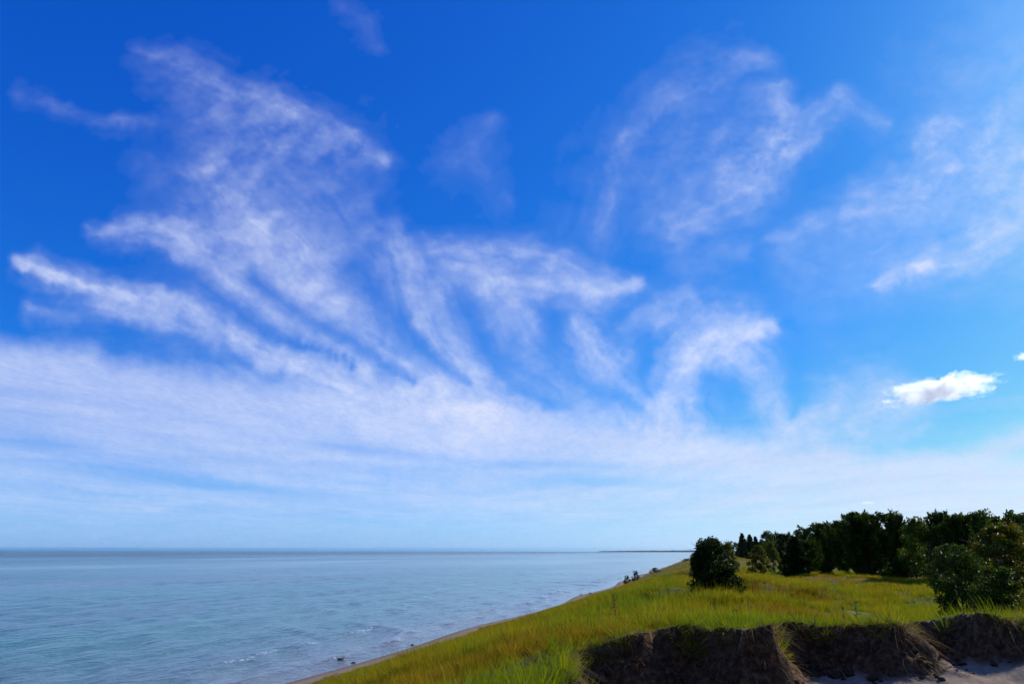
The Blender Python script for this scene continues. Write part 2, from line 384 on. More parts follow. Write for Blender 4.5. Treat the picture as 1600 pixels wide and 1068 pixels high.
def fibre_raster():
    """thousands of fine ice fibres combed along the streaks, splatted and softened on a fine grid"""
    r = np.random.default_rng(5); nx, ny = 1220, 640; sig = (0.7, 1.2, 2.6); lay = [np.zeros((nx, ny)) for _ in sig]
    def lay_fibre(x, y, a, k):
        i = ((x - GX0) / GS).astype(int); j = ((y - GY0) / GS).astype(int); ok = (i >= 0) & (i < nx) & (j >= 0) & (j < ny)
        np.add.at(lay[k], (i[ok], j[ok]), a[ok] * sig[k] * 2.5)
    for amp, kn in STROKES:
        c = catmull(kn, 60); seg = np.hypot(np.diff(c[:, 0]), np.diff(c[:, 1])); ul = np.concatenate([[0], np.cumsum(seg)]); L = ul[-1]; mw = c[:, 2].mean()
        tx = np.gradient(c[:, 0]); ty = np.gradient(c[:, 1]); tl = np.hypot(tx, ty); nxv, nyv = -ty / tl, tx / tl
        nf = int(L * mw / 60 + 8)
        for q in range(nf):
            ln = r.uniform(0.2, 0.8) * min(L, 340) + 20; u0 = r.uniform(-0.12 * L, L); u = np.arange(u0, u0 + ln, 2.0); k = int(r.choice(3, p=(.4, .4, .2)))
            uc = np.clip(u, 0, L); w_ = np.interp(uc, ul, c[:, 2]); v0 = r.normal(0, .72); drift = r.normal(0, 0.22); t = (u - u0) / ln
            bend = r.normal(0, .10)
            off = w_ * (v0 + drift * t + bend * np.sin(t * 3 + q)); ov = u - uc
            txu, tyu = np.interp(uc, ul, tx / tl), np.interp(uc, ul, ty / tl)
            x = np.interp(uc, ul, c[:, 0]) + np.interp(uc, ul, nxv) * off + txu * ov; y = np.interp(uc, ul, c[:, 1]) + np.interp(uc, ul, nyv) * off + tyu * ov
            a = amp * r.uniform(.03, .17) * np.sin(np.pi * t) ** 0.7 * np.exp(-(v0 / 1.5) ** 2) * np.exp(-(ov / (w_ * 1.2)) ** 2) * np.clip(.75 + .9 * N2(x / 30, y / 30), .1, 1.5)
            lay_fibre(x, y, a, k)
    for q in range(330):                                    # long drawn-out bands low in the veil
        x0 = r.uniform(-350, 1900); y0 = r.uniform(600, 850); ln = r.uniform(160, 620); x = np.arange(x0, x0 + ln, 2.0); t = (x - x0) / ln
        sl = np.interp(x0, [0, 800, 1600], [.14, .04, -.12]) * np.interp(y0, [600, 850], [1.2, .15]); y = y0 + sl * (x - x0) + 5 * N1(x / 170 + q, x * 0)
        lay_fibre(x, y, np.sin(np.pi * t) * r.uniform(.02, .09) * np.ones_like(x) * np.interp(y0, [600, 720, 850], [.5, 1, .35]), int(r.choice([1, 2])))
    tot = 0
    fx = np.fft.fftfreq(nx)[:, None]; fy = np.fft.rfftfreq(ny)[None]
    for l, s_ in zip(lay, sig): tot = tot + np.fft.irfft2(np.fft.rfft2(l) * np.exp(-2 * (np.pi * s_) ** 2 * (fx ** 2 + fy ** 2)), s=l.shape)
    return np.clip(tot, 0, None)
FIB = fibre_raster()
def fibre_at(px, py):
    x = np.clip((px - GX0) / GS, 0, FIB.shape[0] - 2.001); y = np.clip((py - GY0) / GS, 0, FIB.shape[1] - 2.001); i = x.astype(int); j = y.astype(int); u = x - i; v = y - j
    return (FIB[i, j] * (1 - u) + FIB[i + 1, j] * u) * (1 - v) + (FIB[i, j + 1] * (1 - u) + FIB[i + 1, j + 1] * u) * v
def cirrus_density(px, py):
    wx = px + 15 * N1.fbm(px / 120, py / 120, 5) + 6 * N2.fbm(px / 24, py / 20, 4); wy = py + 13 * N2.fbm(px / 120 + 9, py / 120, 5) + 6 * N3.fbm(px / 24, py / 20, 4)
    dens = np.zeros_like(px)
    for si, (amp, kn) in enumerate(STROKES):
        c = catmull(kn, 48); mw = c[:, 2].max() * 4.2
        sel = (wx > c[:, 0].min() - mw) & (wx < c[:, 0].max() + mw) & (wy > c[:, 1].min() - mw) & (wy < c[:, 1].max() + mw)
        if not sel.any(): continue
        x = wx[sel]; y = wy[sel]
        seg = np.hypot(np.diff(c[:, 0]), np.diff(c[:, 1])); ul = np.concatenate([[0], np.cumsum(seg)])
        tx = np.gradient(c[:, 0]); ty = np.gradient(c[:, 1]); tl = np.hypot(tx, ty) + 1e-9; tx /= tl; ty /= tl
        wsum = np.zeros_like(x); q = np.zeros_like(x)
        best = np.full(x.shape, 1e9); bi = np.zeros(x.shape, int)
        for k in range(len(c)):
            dd = ((x - c[k, 0]) ** 2 + (y - c[k, 1]) ** 2); m = dd < best; best[m] = dd[m]; bi[m] = k
        al = (x - c[bi, 0]) * tx[bi] + (y - c[bi, 1]) * ty[bi]; v = -(x - c[bi, 0]) * ty[bi] + (y - c[bi, 1]) * tx[bi]
        u = ul[bi] + al; over = np.where(u < 0, -u, np.where(u > ul[-1], u - ul[-1], 0))
        hw = c[bi, 2]
        # crisp on one flank, trailing off on the other
        vv = v / hw
        prof = np.where(vv < 0, np.exp(-np.abs(vv / 1.15) ** 1.7), np.exp(-np.abs(vv / 1.6) ** 1.4)) * np.exp(-(over / (hw * 1.2)) ** 2)
        nz = 0.55 * N3.fbm(u / 110 + si * 7, v / (0.45 * c[:, 2].mean() + 6) + si * 3, 3) + 0.75 * N1.fbm(px[sel] / 52 + si, py[sel] / 40, 5, 0.6)
        eff = np.clip(prof * 1.12 - 0.40 * np.clip(0.40 - 0.8 * nz, 0, 1.3) * np.minimum(1, prof * 3), 0, 1.2) * np.clip(0.9 + 0.5 * nz, 0.2, 1.4)
        dens[sel] = 1 - (1 - dens[sel]) * (1 - np.clip(0.84 * amp * eff, 0, 0.92))
    fb = np.clip(fibre_at(wx, wy), 0, 0.6)
    rag = np.clip(0.66 + 1.05 * N1.fbm(wx / 58 + 0.012 * wy, wy / 44, 6, 0.58) + 0.22 * N3.fbm(px / 11, py / 8, 3, 0.6), 0.06, 1.45)
    rag = 1 + (rag - 1) * np.interp(py, [240, 400], [0.72, 0.38])
    thin = np.interp(py, [0, 300, 450, 600], [0.68, 0.72, 0.94, 1.0])
    dens = (1 - (1 - dens) * (1 - fb)) * rag * thin * (1 + 0.45 * sstep(850, 1450, px) * sstep(560, 420, py))
    ty_ = np.interp(wx, TOP_X, TOP_Y) + 10 * N1.fbm(px / 60, py / 200, 3)
    below = wy - ty_
    veil = sstep(-14, 42, below) * np.interp(below, [0, 60, 130, 175, 220, 400], [0.58, 0.62, 0.54, 0.46, 0.42, 0.38])
    right = sstep(500, 1500, px)
    veil = veil * (0.92 + 0.30 * right)
    # drawn-out bands low down: thinner gaps of blue
    band = N2.fbm(px / 420 + 0.0012 * py, (py - 0.10 * px * (1 - right) + 0.05 * px * right) / 24.0, 4)
    low = sstep(40, 130, below)
    veil = veil * (1 + low * 0.34 * np.clip(band, -1, 1) * sstep(860, 760, py)) * (1 + 0.08 * N1.fbm(px / 90, py / 60, 4))
    for (cx, cyy, sx, sy, am, sl) in ((270, 745, 190, 11, .55, .12), (560, 700, 120, 9, .35, .1), (60, 690, 110, 10, .4, .1), (930, 752, 170, 10, .5, .03), (800, 725, 160, 8, .4, .05), (1600, 708, 40, 14, .7, -.2), (1250, 640, 22, 26, .5, 0)):
        veil = veil * (1 - am * np.exp(-((px - cx) / sx) ** 2 - ((py - cyy - sl * (px - cx)) / sy) ** 2))
    dens = 1 - (1 - dens) * (1 - np.clip(veil, 0, 0.85))
    for am, kn in GAPS:
        c = catmull(kn, 48); best = np.full(px.shape, 1e9); sel = (wx > c[:, 0].min() - 60) & (wx < c[:, 0].max() + 60) & (wy > c[:, 1].min() - 60) & (wy < c[:, 1].max() + 60)
        b_ = np.full(sel.sum(), 1e9); x = wx[sel]; y = wy[sel]
        for k in range(len(c)): b_ = np.minimum(b_, np.hypot(x - c[k, 0], y - c[k, 1]) / c[k, 2])
        dens[sel] *= 1 - am * np.exp(-(b_ / 1.15) ** 2)
    # fine mottling of the ice haze
    dens = dens * (1 + 0.10 * N2.fbm(px / 16, py / 11, 4)) * (0.62 + 0.38 * sstep(857, 780, py)) * sstep(860, 852, py)
    return dens
def generic_cirrus(dv):
    q = dv[..., :2] / np.maximum(dv[..., 2:3], 0.03)
    f = N1.fbm(q[..., 0] * 0.55 + 0.5 * N2(q[..., 0], q[..., 1]), q[..., 1] * 0.9, 5)
    return np.clip(0.06 + 0.45 * f, 0, 0.45) * sstep(0.03, 0.10, dv[..., 2])
ALT = 2500.0
EL_MIN = math.sin(R(0.1))
def build_sheet(dv, dens, nx, ny, drop=None):
    P = dv / np.maximum(dv[..., 2:3], EL_MIN * 0.7) * ALT
    P[..., 2] = ALT + 120 * N1.fbm(P[..., 0] / 9000, P[..., 1] / 9000, 2)
    f = grid_faces(nx, ny); dz = dv[..., 2].ravel(); de = dens.ravel()
    keep = (dz[f].min(1) > EL_MIN) & (de[f].max(1) > 0.012)
    if drop is not None: keep &= ~drop.ravel()[f].all(1)
    f = f[keep]; used = np.unique(f); remap = np.zeros(nx * ny, int); remap[used] = np.arange(len(used))
    return P.reshape(-1, 3)[used], remap[f], de[used]
px_a = np.arange(-330, 1931, 3.0); py_a = np.concatenate([np.arange(-330, 790, 3.0), np.arange(790, 860, 1.0)])
PX, PY = np.meshgrid(px_a, py_a, indexing='ij')
dv1 = pix_dir(PX, PY)
dn1 = cirrus_density(PX, PY)
out = np.maximum(np.maximum(-PX, PX - 1600), np.maximum(-PY, 0)); k = sstep(0, 300, out)
dn1 = dn1 * (1 - k) + generic_cirrus(dv1) * k
v1, f1, a1 = build_sheet(dv1, dn1, len(px_a), len(py_a))
az_b = np.radians(np.arange(-180, 180.1, 1.25)); el_b = np.radians(np.concatenate([np.arange(1.8, 20, 0.8), np.arange(20, 90.1, 1.75)]))
AB, EB = np.meshgrid(az_b, el_b, indexing='ij')
dv2 = np.stack([np.sin(AB) * np.cos(EB), np.cos(AB) * np.cos(EB), np.sin(EB)], -1)
qx, qy, qz = dir_pix(dv2)
ins = (qz > 0.05) & (qx > -325) & (qx < 1925) & (qy > -325) & (qy < 900)
v2, f2, a2 = build_sheet(dv2, generic_cirrus(dv2), len(az_b), len(el_b), ins)
ci = NT('cirrus_ice')
den = ci.attr('ice')
cp = ci.n('TexCoord').outputs['Object']
cn = ci.noise(ci.mapv(cp, (0.00085, 0.00029, 0.0003), rot=(0, 0, R(-30))), 1.0, 6, 0.62, 0.6)
cn2 = ci.noise(ci.mapv(cp, (0.0096, 0.0029, 0.002), rot=(0, 0, R(-38))), 1.0, 5, 0.65, 0.8)
den2 = ci.math('MULTIPLY', den, ci.math('ADD', ci.math('MULTIPLY', cn, 0.6), ci.math('ADD', ci.math('MULTIPLY', cn2, 0.50), 0.45)), True)
tr = ci.n('BsdfTranslucent'); tr.inputs['Color'].default_value = (0.93, 0.94, 0.86, 1)
df = ci.n('BsdfDiffuse'); df.inputs['Color'].default_value = (0.93, 0.94, 0.86, 1)
ms = ci.n('MixShader'); ms.inputs[0].default_value = 0.12; ci.t.links.new(tr.outputs[0], ms.inputs[1]); ci.t.links.new(df.outputs[0], ms.inputs[2])
tp = ci.n('BsdfTransparent'); mx = ci.n('MixShader'); ci.set(mx.inputs[0], den2); ci.t.links.new(tp.outputs[0], mx.inputs[1]); ci.t.links.new(ms.outputs[0], mx.inputs[2])
M_cirrus = ci.surf(mx.outputs[0])
cirrus = mesh_obj('cirrus_clouds', np.vstack([v1, v2]), np.vstack([f1, f2 + len(v1)]), M_cirrus, smooth=True, attrs={'ice': np.concatenate([a1, a2])})
tag(cirrus, 'thin white cirrus streaks and veil spread across the blue sky', 'clouds', kind='stuff')

# ------------------------------------------------------------------ far headland
def az_of(px, py=860.0):
    d = pix_dir(px, py); return math.atan2(d[0], d[1])
hm = NT('wooded_headland'); P = hm.pos(); hn = hm.noise(P, 0.01, 4)
bs = hm.n('BsdfPrincipled'); hm.set(bs.inputs['Base Color'], hm.ramp(hn, [(0.3, (0.012, 0.022, 0.014)), (0.7, (0.025, 0.04, 0.022))])); bs.inputs['Roughness'].default_value = 1.0
M_head = hm.surf(bs.outputs[0])
na, nr = 150, 9
ha = np.linspace(az_of(932), az_of(1130), na); hr_ = np.linspace(9000, 9900, nr)
HA, HR = np.meshgrid(ha, hr_, indexing='ij')
u = (HA - ha[0]) / (ha[-1] - ha[0])
prof = np.interp(u, [0, .03, .2, .5, 1], [0, 9, 14, 19, 28]) * (1 + 0.22 * N1.fbm(u * 22, HR / 700, 4))
HZ = prof * np.sin(np.pi * np.clip((HR - 9000) / 900 * 0.9 + 0.1, 0, 1)) ** 0.5 - 0.3 + 1.5 * N2(u * 130, HR / 300) * sstep(0.02, 0.1, u)
head = mesh_obj('headland', np.stack([HR * np.sin(HA), HR * np.cos(HA), HZ], -1).reshape(-1, 3), grid_faces(na, nr), M_head)
tag(head, 'low far headland lying blue on the horizon', 'headland', kind='structure')

# ------------------------------------------------------------------ foliage
def leaf_mat(name, stops, trans=0.35, rough=0.45, spec=0.4, tcol=(1.0, 1.0, 0.6)):
    m = NT(name)
    oi = m.n('ObjectInfo'); P = m.pos()
    f = m.math('ADD', m.math('MULTIPLY', m.noise(P, 2.2, 4, 0.6), 0.65), m.math('MULTIPLY', m.attr('lv'), 0.35))
    f = m.math('ADD', f, m.math('MULTIPLY', m.math('SUBTRACT', oi.outputs['Random'], 0.5), 0.18))
    c = m.ramp(f, stops)
    bs = m.n('BsdfPrincipled'); m.set(bs.inputs['Base Color'], c); bs.inputs['Roughness'].default_value = rough; bs.inputs['Specular IOR Level'].default_value = spec
    tl = m.n('BsdfTranslucent'); m.set(tl.inputs['Color'], m.mix(1.0, c, tcol, 'MULTIPLY'))
    mx = m.n('MixShader'); mx.inputs[0].default_value = trans; m.t.links.new(bs.outputs[0], mx.inputs[1]); m.t.links.new(tl.outputs[0], mx.inputs[2])
    return m.surf(mx.outputs[0])
M_pine = leaf_mat('pine_needles', [(0.25, (0.0160, 0.0330, 0.0028)), (0.55, (0.0320, 0.0600, 0.0042)), (0.8, (0.0576, 0.0930, 0.0056))], 0.32, 0.6, 0.06)
M_spruce = leaf_mat('spruce_needles', [(0.25, (0.0112, 0.0240, 0.0028)), (0.6, (0.0224, 0.0450, 0.0042)), (0.85, (0.0400, 0.0675, 0.0052))], 0.25, 0.6, 0.06)
M_cedar = leaf_mat('cedar_leaves', [(0.3, (0.0128, 0.0240, 0.0017)), (0.6, (0.0256, 0.0450, 0.0028)), (0.85, (0.0480, 0.0750, 0.0042))], 0.22, 0.55, 0.10)
M_broad = leaf_mat('broad_leaves', [(0.25, (0.0288, 0.0525, 0.0028)), (0.55, (0.0512, 0.0900, 0.0035)), (0.8, (0.0960, 0.1275, 0.0049))], 0.42, 0.5, 0.12)
M_young = leaf_mat('young_leaves', [(0.25, (0.0640, 0.0750, 0.0028)), (0.55, (0.1120, 0.1200, 0.0035)), (0.8, (0.1840, 0.1575, 0.0056))], 0.45, 0.5, 0.12)
M_gloss = leaf_mat('glossy_leaves', [(0.25, (0.0192, 0.0375, 0.0021)), (0.55, (0.0416, 0.0750, 0.0035)), (0.8, (0.0800, 0.1275, 0.0049))], 0.32, 0.5, 0.16)
M_rust = leaf_mat('turning_leaves', [(0.28, (0.045, 0.060, 0.003)), (0.50, (0.095, 0.105, 0.004)), (0.66, (0.17, 0.11, 0.004)), (0.82, (0.22, 0.11, 0.004))], 0.40, 0.5, 0.14)
bk = NT('bark'); P = bk.pos(); bn_ = bk.noise(bk.mapv(P, (12, 12, 2)), 1.0, 5)
bs = bk.n('BsdfPrincipled'); bk.set(bs.inputs['Base Color'], bk.ramp(bn_, [(0.3, (0.03, 0.022, 0.016)), (0.7, (0.10, 0.08, 0.065))])); bs.inputs['Roughness'].default_value = 0.95
M_bark = bk.surf(bs.outputs[0])

def tube(path, radii, n=6):
    path = np.asarray(path, float); radii = np.asarray(radii, float); k = len(path)
    t = np.gradient(path, axis=0); t /= np.linalg.norm(t, axis=1, keepdims=True) + 1e-9
    ref = np.where(np.abs(t[:, 2:3]) > 0.9, np.array([[1., 0, 0]]), np.array([[0, 0, 1.]]))
    a = np.cross(t, ref); a /= np.linalg.norm(a, axis=1, keepdims=True) + 1e-9; b = np.cross(t, a)
    th = np.linspace(0, 2 * np.pi, n, endpoint=False)
    v = path[:, None] + radii[:, None, None] * (np.cos(th)[None, :, None] * a[:, None] + np.sin(th)[None, :, None] * b[:, None])
    f = []
    for i in range(k - 1):
        for j in range(n): f.append((i * n + j, i * n + (j + 1) % n, (i + 1) * n + (j + 1) % n, (i + 1) * n + j))
    return v.reshape(-1, 3), np.array(f)
def join(parts):
    vs_, fs, o = [], [], 0
    for v, f in parts: vs_.append(v); fs.append(f + o); o += len(v)
    return np.vstack(vs_), np.vstack(fs)
def leaves(r, c, size, asp=0.55, up=0.3, out=None):
    """rhombic folded leaves: c centres (n,3)"""
    n = len(c)
    d = r.normal(size=(n, 3)); d[:, 2] += up
    if out is not None: d = d * 0.7 + out
    d /= np.linalg.norm(d, axis=1, keepdims=True) + 1e-9
    e = np.cross(d, r.normal(size=(n, 3))); e /= np.linalg.norm(e, axis=1, keepdims=True) + 1e-9
    s = (size * r.uniform(0.6, 1.35, n))[:, None]
    v = np.stack([c - d * s * .5, c + e * s * asp * .5, c + d * s * .5, c - e * s * asp * .5], 1)
    f = np.arange(n * 4).reshape(n, 4)
    return v.reshape(-1, 3), f, np.repeat(r.random(n), 4)
def make_broad(seed, n_leaf, size, rx=0.5, bottom=0.12, clumps=60, lump=0.16, multi=1, shape=None):
    """unit-height broadleaf: crown half-width rx"""
    r = np.random.default_rng(seed); parts = []; tips = []
    for m in range(multi):
        lean = r.normal(0, 0.05 * rx * 2, 2) * (2 if multi > 1 else 1)
        zt = np.linspace(0, 0.86, 7); path = np.stack([lean[0] * zt * 2 + 0.012 * r.normal(size=7), lean[1] * zt * 2 + 0.012 * r.normal(size=7), zt], -1)
        parts.append(tube(path, np.linspace(0.022 if multi == 1 else 0.013, 0.004, 7)))
        for k in range(11 if multi == 1 else 5):
            i = r.integers(1, 6); a = r.uniform(0, 6.28); L = rx * r.uniform(0.5, 0.95); p0 = path[i]
            t = np.linspace(0, 1, 5)[:, None]
            br = p0 + t * np.array([math.cos(a) * L, math.sin(a) * L, 0]) + np.array([0, 0, 1.0]) * (t ** 0.8) * L * r.uniform(0.2, 0.9)
            parts.append(tube(br, np.linspace(0.009, 0.002, 5), 5)); tips.append(br[-1])
    zs = np.linspace(bottom, 1.0, 40)
    if shape is None: w = np.sin(np.pi * np.clip((zs - bottom) / (1.02 - bottom), 0, 1) ** 0.75) ** 0.6
    else: w = np.interp(zs, shape[0], shape[1])
    cc = []
    while len(cc) < clumps:
        z = r.uniform(bottom, 0.97); wz = np.interp(z, zs, w) * rx
        q = math.sqrt(r.uniform(0.12, 1.0)) * wz; a = r.uniform(0, 6.28)
        cc.append((q * math.cos(a) * r.uniform(0.85, 1.15), q * math.sin(a) * r.uniform(.85, 1.15), z))
    cc = np.array(cc); wgt = r.uniform(0.5, 1.5, len(cc)); wgt /= wgt.sum()
    idx = r.choice(len(cc), n_leaf, p=wgt); rad = (lump * r.uniform(0.6, 1.3, len(cc)))[idx][:, None]
    off = r.normal(size=(n_leaf, 3)); off /= np.linalg.norm(off, axis=1, keepdims=True); off *= r.random((n_leaf, 1)) ** 0.45
    pts = cc[idx] + off * rad * np.array([1, 1, 0.8]) * 0.75
    pts[:, 2] = np.maximum(pts[:, 2], 0.01)
    return join(parts), leaves(r, pts, size)
def make_conifer(seed, rx=0.28, whorls=22, bottom=0.08, droop=0.1, tufts=7, plume=1.0, size=0.06, irregular=0.35, bushy=False):
    r = np.random.default_rng(seed); zt = np.linspace(0, 1.0, 8)
    path = np.stack([0.01 * r.normal(size=8), 0.01 * r.normal(size=8), zt], -1); path[0, :2] = 0
    parts = [tube(path, np.linspace(0.018, 0.002, 8))]; C, O = [], []
    for z in np.linspace(bottom, 0.97, whorls):
        prof = ((1 - z) ** 0.75) * (0.55 + 0.45 * min(1, (z - bottom) / 0.2 + 0.4)); nb = r.integers(5, 8)
        if bushy: prof = (1 - z ** 3.0) ** 0.9 * (0.6 + 0.4 * min(1, (z - bottom) / 0.3)) * r.uniform(0.75, 1.12); nb = r.integers(4, 7)
        for k in range(nb):
            a = r.uniform(0, 6.28); L = rx * prof * r.uniform(1 - irregular, 1 + irregular) * 1.15 + 0.015
            t = np.linspace(0, 1, 4)[:, None]; up = (0.45 * z - droop) + r.uniform(-.1, .15)
            br = np.array([0, 0, z]) + t * np.array([math.cos(a) * L, math.sin(a) * L, 0]) + np.array([0, 0, 1]) * (t * up * L + 0.35 * L * t ** 2.5)
            if L > 0.06: parts.append(tube(br, np.linspace(0.005, 0.001, 4), 4))
            nt = max(3, int(tufts * (0.4 + L / rx)))
            for q in r.uniform(0.15, 1.02, nt):
                p = np.array([np.interp(q, t[:, 0], br[:, j]) for j in range(3)])
                m = 6; C.append(p + r.normal(0, 0.012 * plume, (m, 3))); O.append(np.tile([math.cos(a) * 0.8, math.sin(a) * 0.8, 0.55], (m, 1)))
    m = 14; C.append(np.array([0, 0, 0.985]) + r.normal(0, 0.007, (m, 3))); O.append(np.tile([0, 0, 1.6], (m, 1)))
    C = np.vstack(C); O = np.vstack(O); C[:, 2] = np.maximum(C[:, 2], 0.012)
    return join(parts), leaves(r, C, size, 0.34, 0.3, O)
class Proto:
    def __init__(self, name, data, mat):
        (tv, tf), (cv, cf, lv) = data
        zm = np.percentile(cv[:, 2], 99.85); cv[:, 2] /= zm; tv[:, 2] /= zm
        t = mesh_obj('trunk', tv, tf, M_bark, smooth=True); c = mesh_obj('crown', cv, cf, mat, attrs={'lv': lv})
        self.trunk, self.crown = t.data, c.data
        for o in (t, c): bpy.data.objects.remove(o)
    def place(self, name, loc, wid, hgt, label, cat, group=None, rz=None):
        root = empty(name, loc, random.uniform(0, 6.28) if rz is None else rz); root.scale = (wid, wid, hgt)
        for n, d in (('trunk', self.trunk), ('crown', self.crown)):
            o = bpy.data.objects.new(n, d); COL.objects.link(o); o.parent = root
        return tag(root, label, cat, group)
PINE = [Proto('p', make_conifer(20 + i, 0.27, 24, 0.05, -0.25, 17, 2.0, 0.075, 0.6, True), M_pine) for i in range(3)]
SPRUCE = [Proto('s', make_conifer(40 + i, 0.25, 28, 0.02, 0.15, 13, 1.3, 0.065, 0.25), M_spruce) for i in range(2)]
BROAD = [Proto('b', make_broad(60 + i, 8000, 0.042, 0.42, 0.06, 70, 0.15), M_broad) for i in range(3)]
YOUNG = [Proto('y', make_broad(80 + i, 8000, 0.040, 0.40, 0.03, 60, 0.13, shape=([0, .1, .35, .7, 1], [.75, .95, .95, .6, .12])), M_young) for i in range(2)]
CEDAR = Proto('c', make_broad(95, 34000, 0.034, 0.40, 0.0, 190, 0.125, 3, shape=([0, .06, .2, .45, .7, .88, 1], [.85, 1.05, 1.0, .88, .82, .58, .12])), M_cedar)
GLOSS = Proto('g', make_broad(97, 13000, 0.040, 0.52, 0.0, 110, 0.14, 4, shape=([0, .1, .3, .6, .85, 1], [.6, .85, 1.0, .98, .75, .3])), M_gloss)
GLOSS2 = Proto('g2', make_broad(98, 8000, 0.05, 0.55, 0.0, 70, 0.16, 4, shape=([0, .1, .4, .7, 1], [.9, 1.0, .9, .6, .25])), M_broad)
RUST = Proto('r', make_broad(99, 14000, 0.030, 0.40, 0.02, 100, 0.12, 2, shape=([0, .15, .45, .75, 1], [.85, .95, 1.0, .8, .3])), M_rust)
SHORE = Proto('sh', make_broad(101, 1500, 0.10, 0.8, 0.0, 30, 0.25, 3, shape=([0, .3, .7, 1], [1, 1, .75, .3])), M_cedar)

def spot(px, r):
    a = az_of(px, 880.0); x, y = r * math.sin(a), r * math.cos(a); return x, y, gz(x, y)
def grow(proto, name, px, r, top_y, wpx, label, cat, group=None, wn=0.8, sink=0.06):
    """stand a plant r metres away in the direction of column px, as tall as its top in the view"""
    x, y, z = spot(px, r); d = pix_dir(px, top_y); h = EYE + math.hypot(x, y) * d[2] / math.hypot(d[0], d[1]) - z
    wid = wpx / F * r * 0.95 / wn
    return proto.place(name, (x, y, z - sink), wid, h + sink, label, cat, group)
FG = 'pines and hardwoods along the edge of the wood'
TREES = [
    # proto, name, px, r, top, width px, width of prototype crown, label, category, group
    (CEDAR, 'cedar_shrub', 1113, 22.0, 841, 86, .9, 'dense dark rounded evergreen standing alone in the grass near the shore', 'shrub', None),
    (YOUNG[0], 'broadleaf_tree', 1137, 62, 846, 42, .8, 'bright green leafy tree peeking out behind the lone dark evergreen', 'tree', None),
    (YOUNG[1], 'sapling_tree', 1186, 66, 851, 36, .8, 'yellow-green bushy sapling alone on the meadow before the far wood', 'tree', None),
    (YOUNG[0], 'sapling_tree', 1207, 84, 845, 30, .8, 'taller olive sapling just right of the yellow-green bushy sapling', 'tree', None),
    (SPRUCE[0], 'spruce_sapling', 1226, 66, 882, 11, .5, 'tiny dark conifer between the saplings and the pointed spruces', 'tree', None),
    (SPRUCE[1], 'spruce_tree', 1245, 68, 838, 36, .48, 'pointed dark spruce in front of the wood, left of its lighter twin', 'tree', FG),
    (PINE[1], 'pine_tree', 1262, 74, 842, 34, .58, 'lighter green conifer touching the right side of the pointed spruce', 'tree', FG),
    (SPRUCE[0], 'spruce_sapling', 1290, 62, 878, 18, .5, 'small dark conifer standing out on the grass before the wood', 'tree', None),
    (PINE[2], 'pine_tree', 1288, 90, 817, 46, .58, 'pine with a thin spiky top midway along the tree line', 'tree', FG),
    (BROAD[0], 'broadleaf_tree', 1260, 120, 826, 48, .84, 'wide dark round-topped tree behind the pointed spruces', 'tree', FG),
    (PINE[0], 'pine_tree', 1318, 84, 816, 28, .58, 'pine close against the left side of the tallest pine', 'tree', FG),
    (PINE[0], 'pine_tree', 1352, 66, 800, 52, .58, 'tallest broad black pine with a bushy flat top', 'tree', FG),
    (SPRUCE[1], 'spruce_sapling', 1402, 60, 871, 20, .5, 'low dark conifer at the right foot of the tallest pine', 'tree', None),
    (PINE[1], 'pine_tree', 1406, 68, 800, 32, .58, 'slim pine with a pointed crown right of the tallest pine', 'tree', FG),
    (BROAD[1], 'broadleaf_tree', 1382, 78, 832, 40, .84, 'dark tree filling the gap between the two tallest pines', 'tree', FG),
    (BROAD[2], 'broadleaf_tree', 1446, 62, 808, 66, .84, 'broad black round-headed tree above the glossy bush', 'tree', FG),
    (PINE[2], 'pine_tree', 1484, 60, 799, 34, .58, 'left one of two pine tops rising behind the glossy bush', 'tree', FG),
    (PINE[0], 'pine_tree', 1507, 57, 803, 32, .58, 'right one of two pine tops rising behind the glossy bush', 'tree', FG),
    (BROAD[0], 'broadleaf_tree', 1543, 62, 797, 60, .84, 'dark round tree behind the left side of the russet tree', 'tree', FG),
    (BROAD[1], 'broadleaf_tree', 1590, 50, 799, 70, .84, 'dark tree behind the russet tree at the right edge', 'tree', FG),
    (SPRUCE[0], 'spruce_tree', 1163, 260, 833, 16, .48, 'leftmost dark spruce at the far end of the wood', 'tree', FG),
    (SPRUCE[1], 'spruce_tree', 1175, 225, 835, 15, .48, 'second dark spruce from the far end of the wood', 'tree', FG),
    (SPRUCE[0], 'spruce_tree', 1184, 205, 838, 13, .48, 'third and shortest dark spruce at the far end of the wood', 'tree', FG),
    (BROAD[2], 'broadleaf_tree', 1204, 180, 829, 30, .84, 'rounded tree just right of the three far spruces', 'tree', FG),
    (PINE[1], 'pine_tree', 1229, 150, 832, 24, .58, 'ragged pine between two rounded trees in the far wood', 'tree', FG),
    (BROAD[1], 'broadleaf_tree', 1148, 330, 845, 22, .84, 'low far tree left of the three dark spruces', 'tree', FG),
    (GLOSS, 'leafy_bush', 1494, 17.2, 850, 92, 1.30, 'round bush with glinting glossy leaves on the dune at the right', 'bush', None),
    (GLOSS2, 'leafy_bush', 1552, 16.2, 884, 80, 1.1, 'low sprawling bush between the round glossy bush and the russet tree', 'bush', None),
    (RUST, 'russet_tree', 1578, 18.5, 817, 100, .85, 'small tree with russet and olive leaves at the right edge', 'tree', None),
    (SHORE, 'shore_shrub', 992, 150, 890.5, 13, 1.5, 'largest dark shrub on the shore edge against the water', 'shrub', None),
    (SHORE, 'shore_shrub', 978, 142, 898, 12, 1.5, 'low brown-green shrub left of the largest shore shrub', 'shrub', None),
    (SHORE, 'shore_shrub', 1023, 215, 886, 16, 1.5, 'flat shrub patch on the shore beyond the largest shore shrub', 'shrub', None),
    (SHORE, 'shore_shrub', 1072, 420, 872, 14, 1.5, 'farthest shore shrub just left of the lone dark evergreen', 'shrub', None),
]
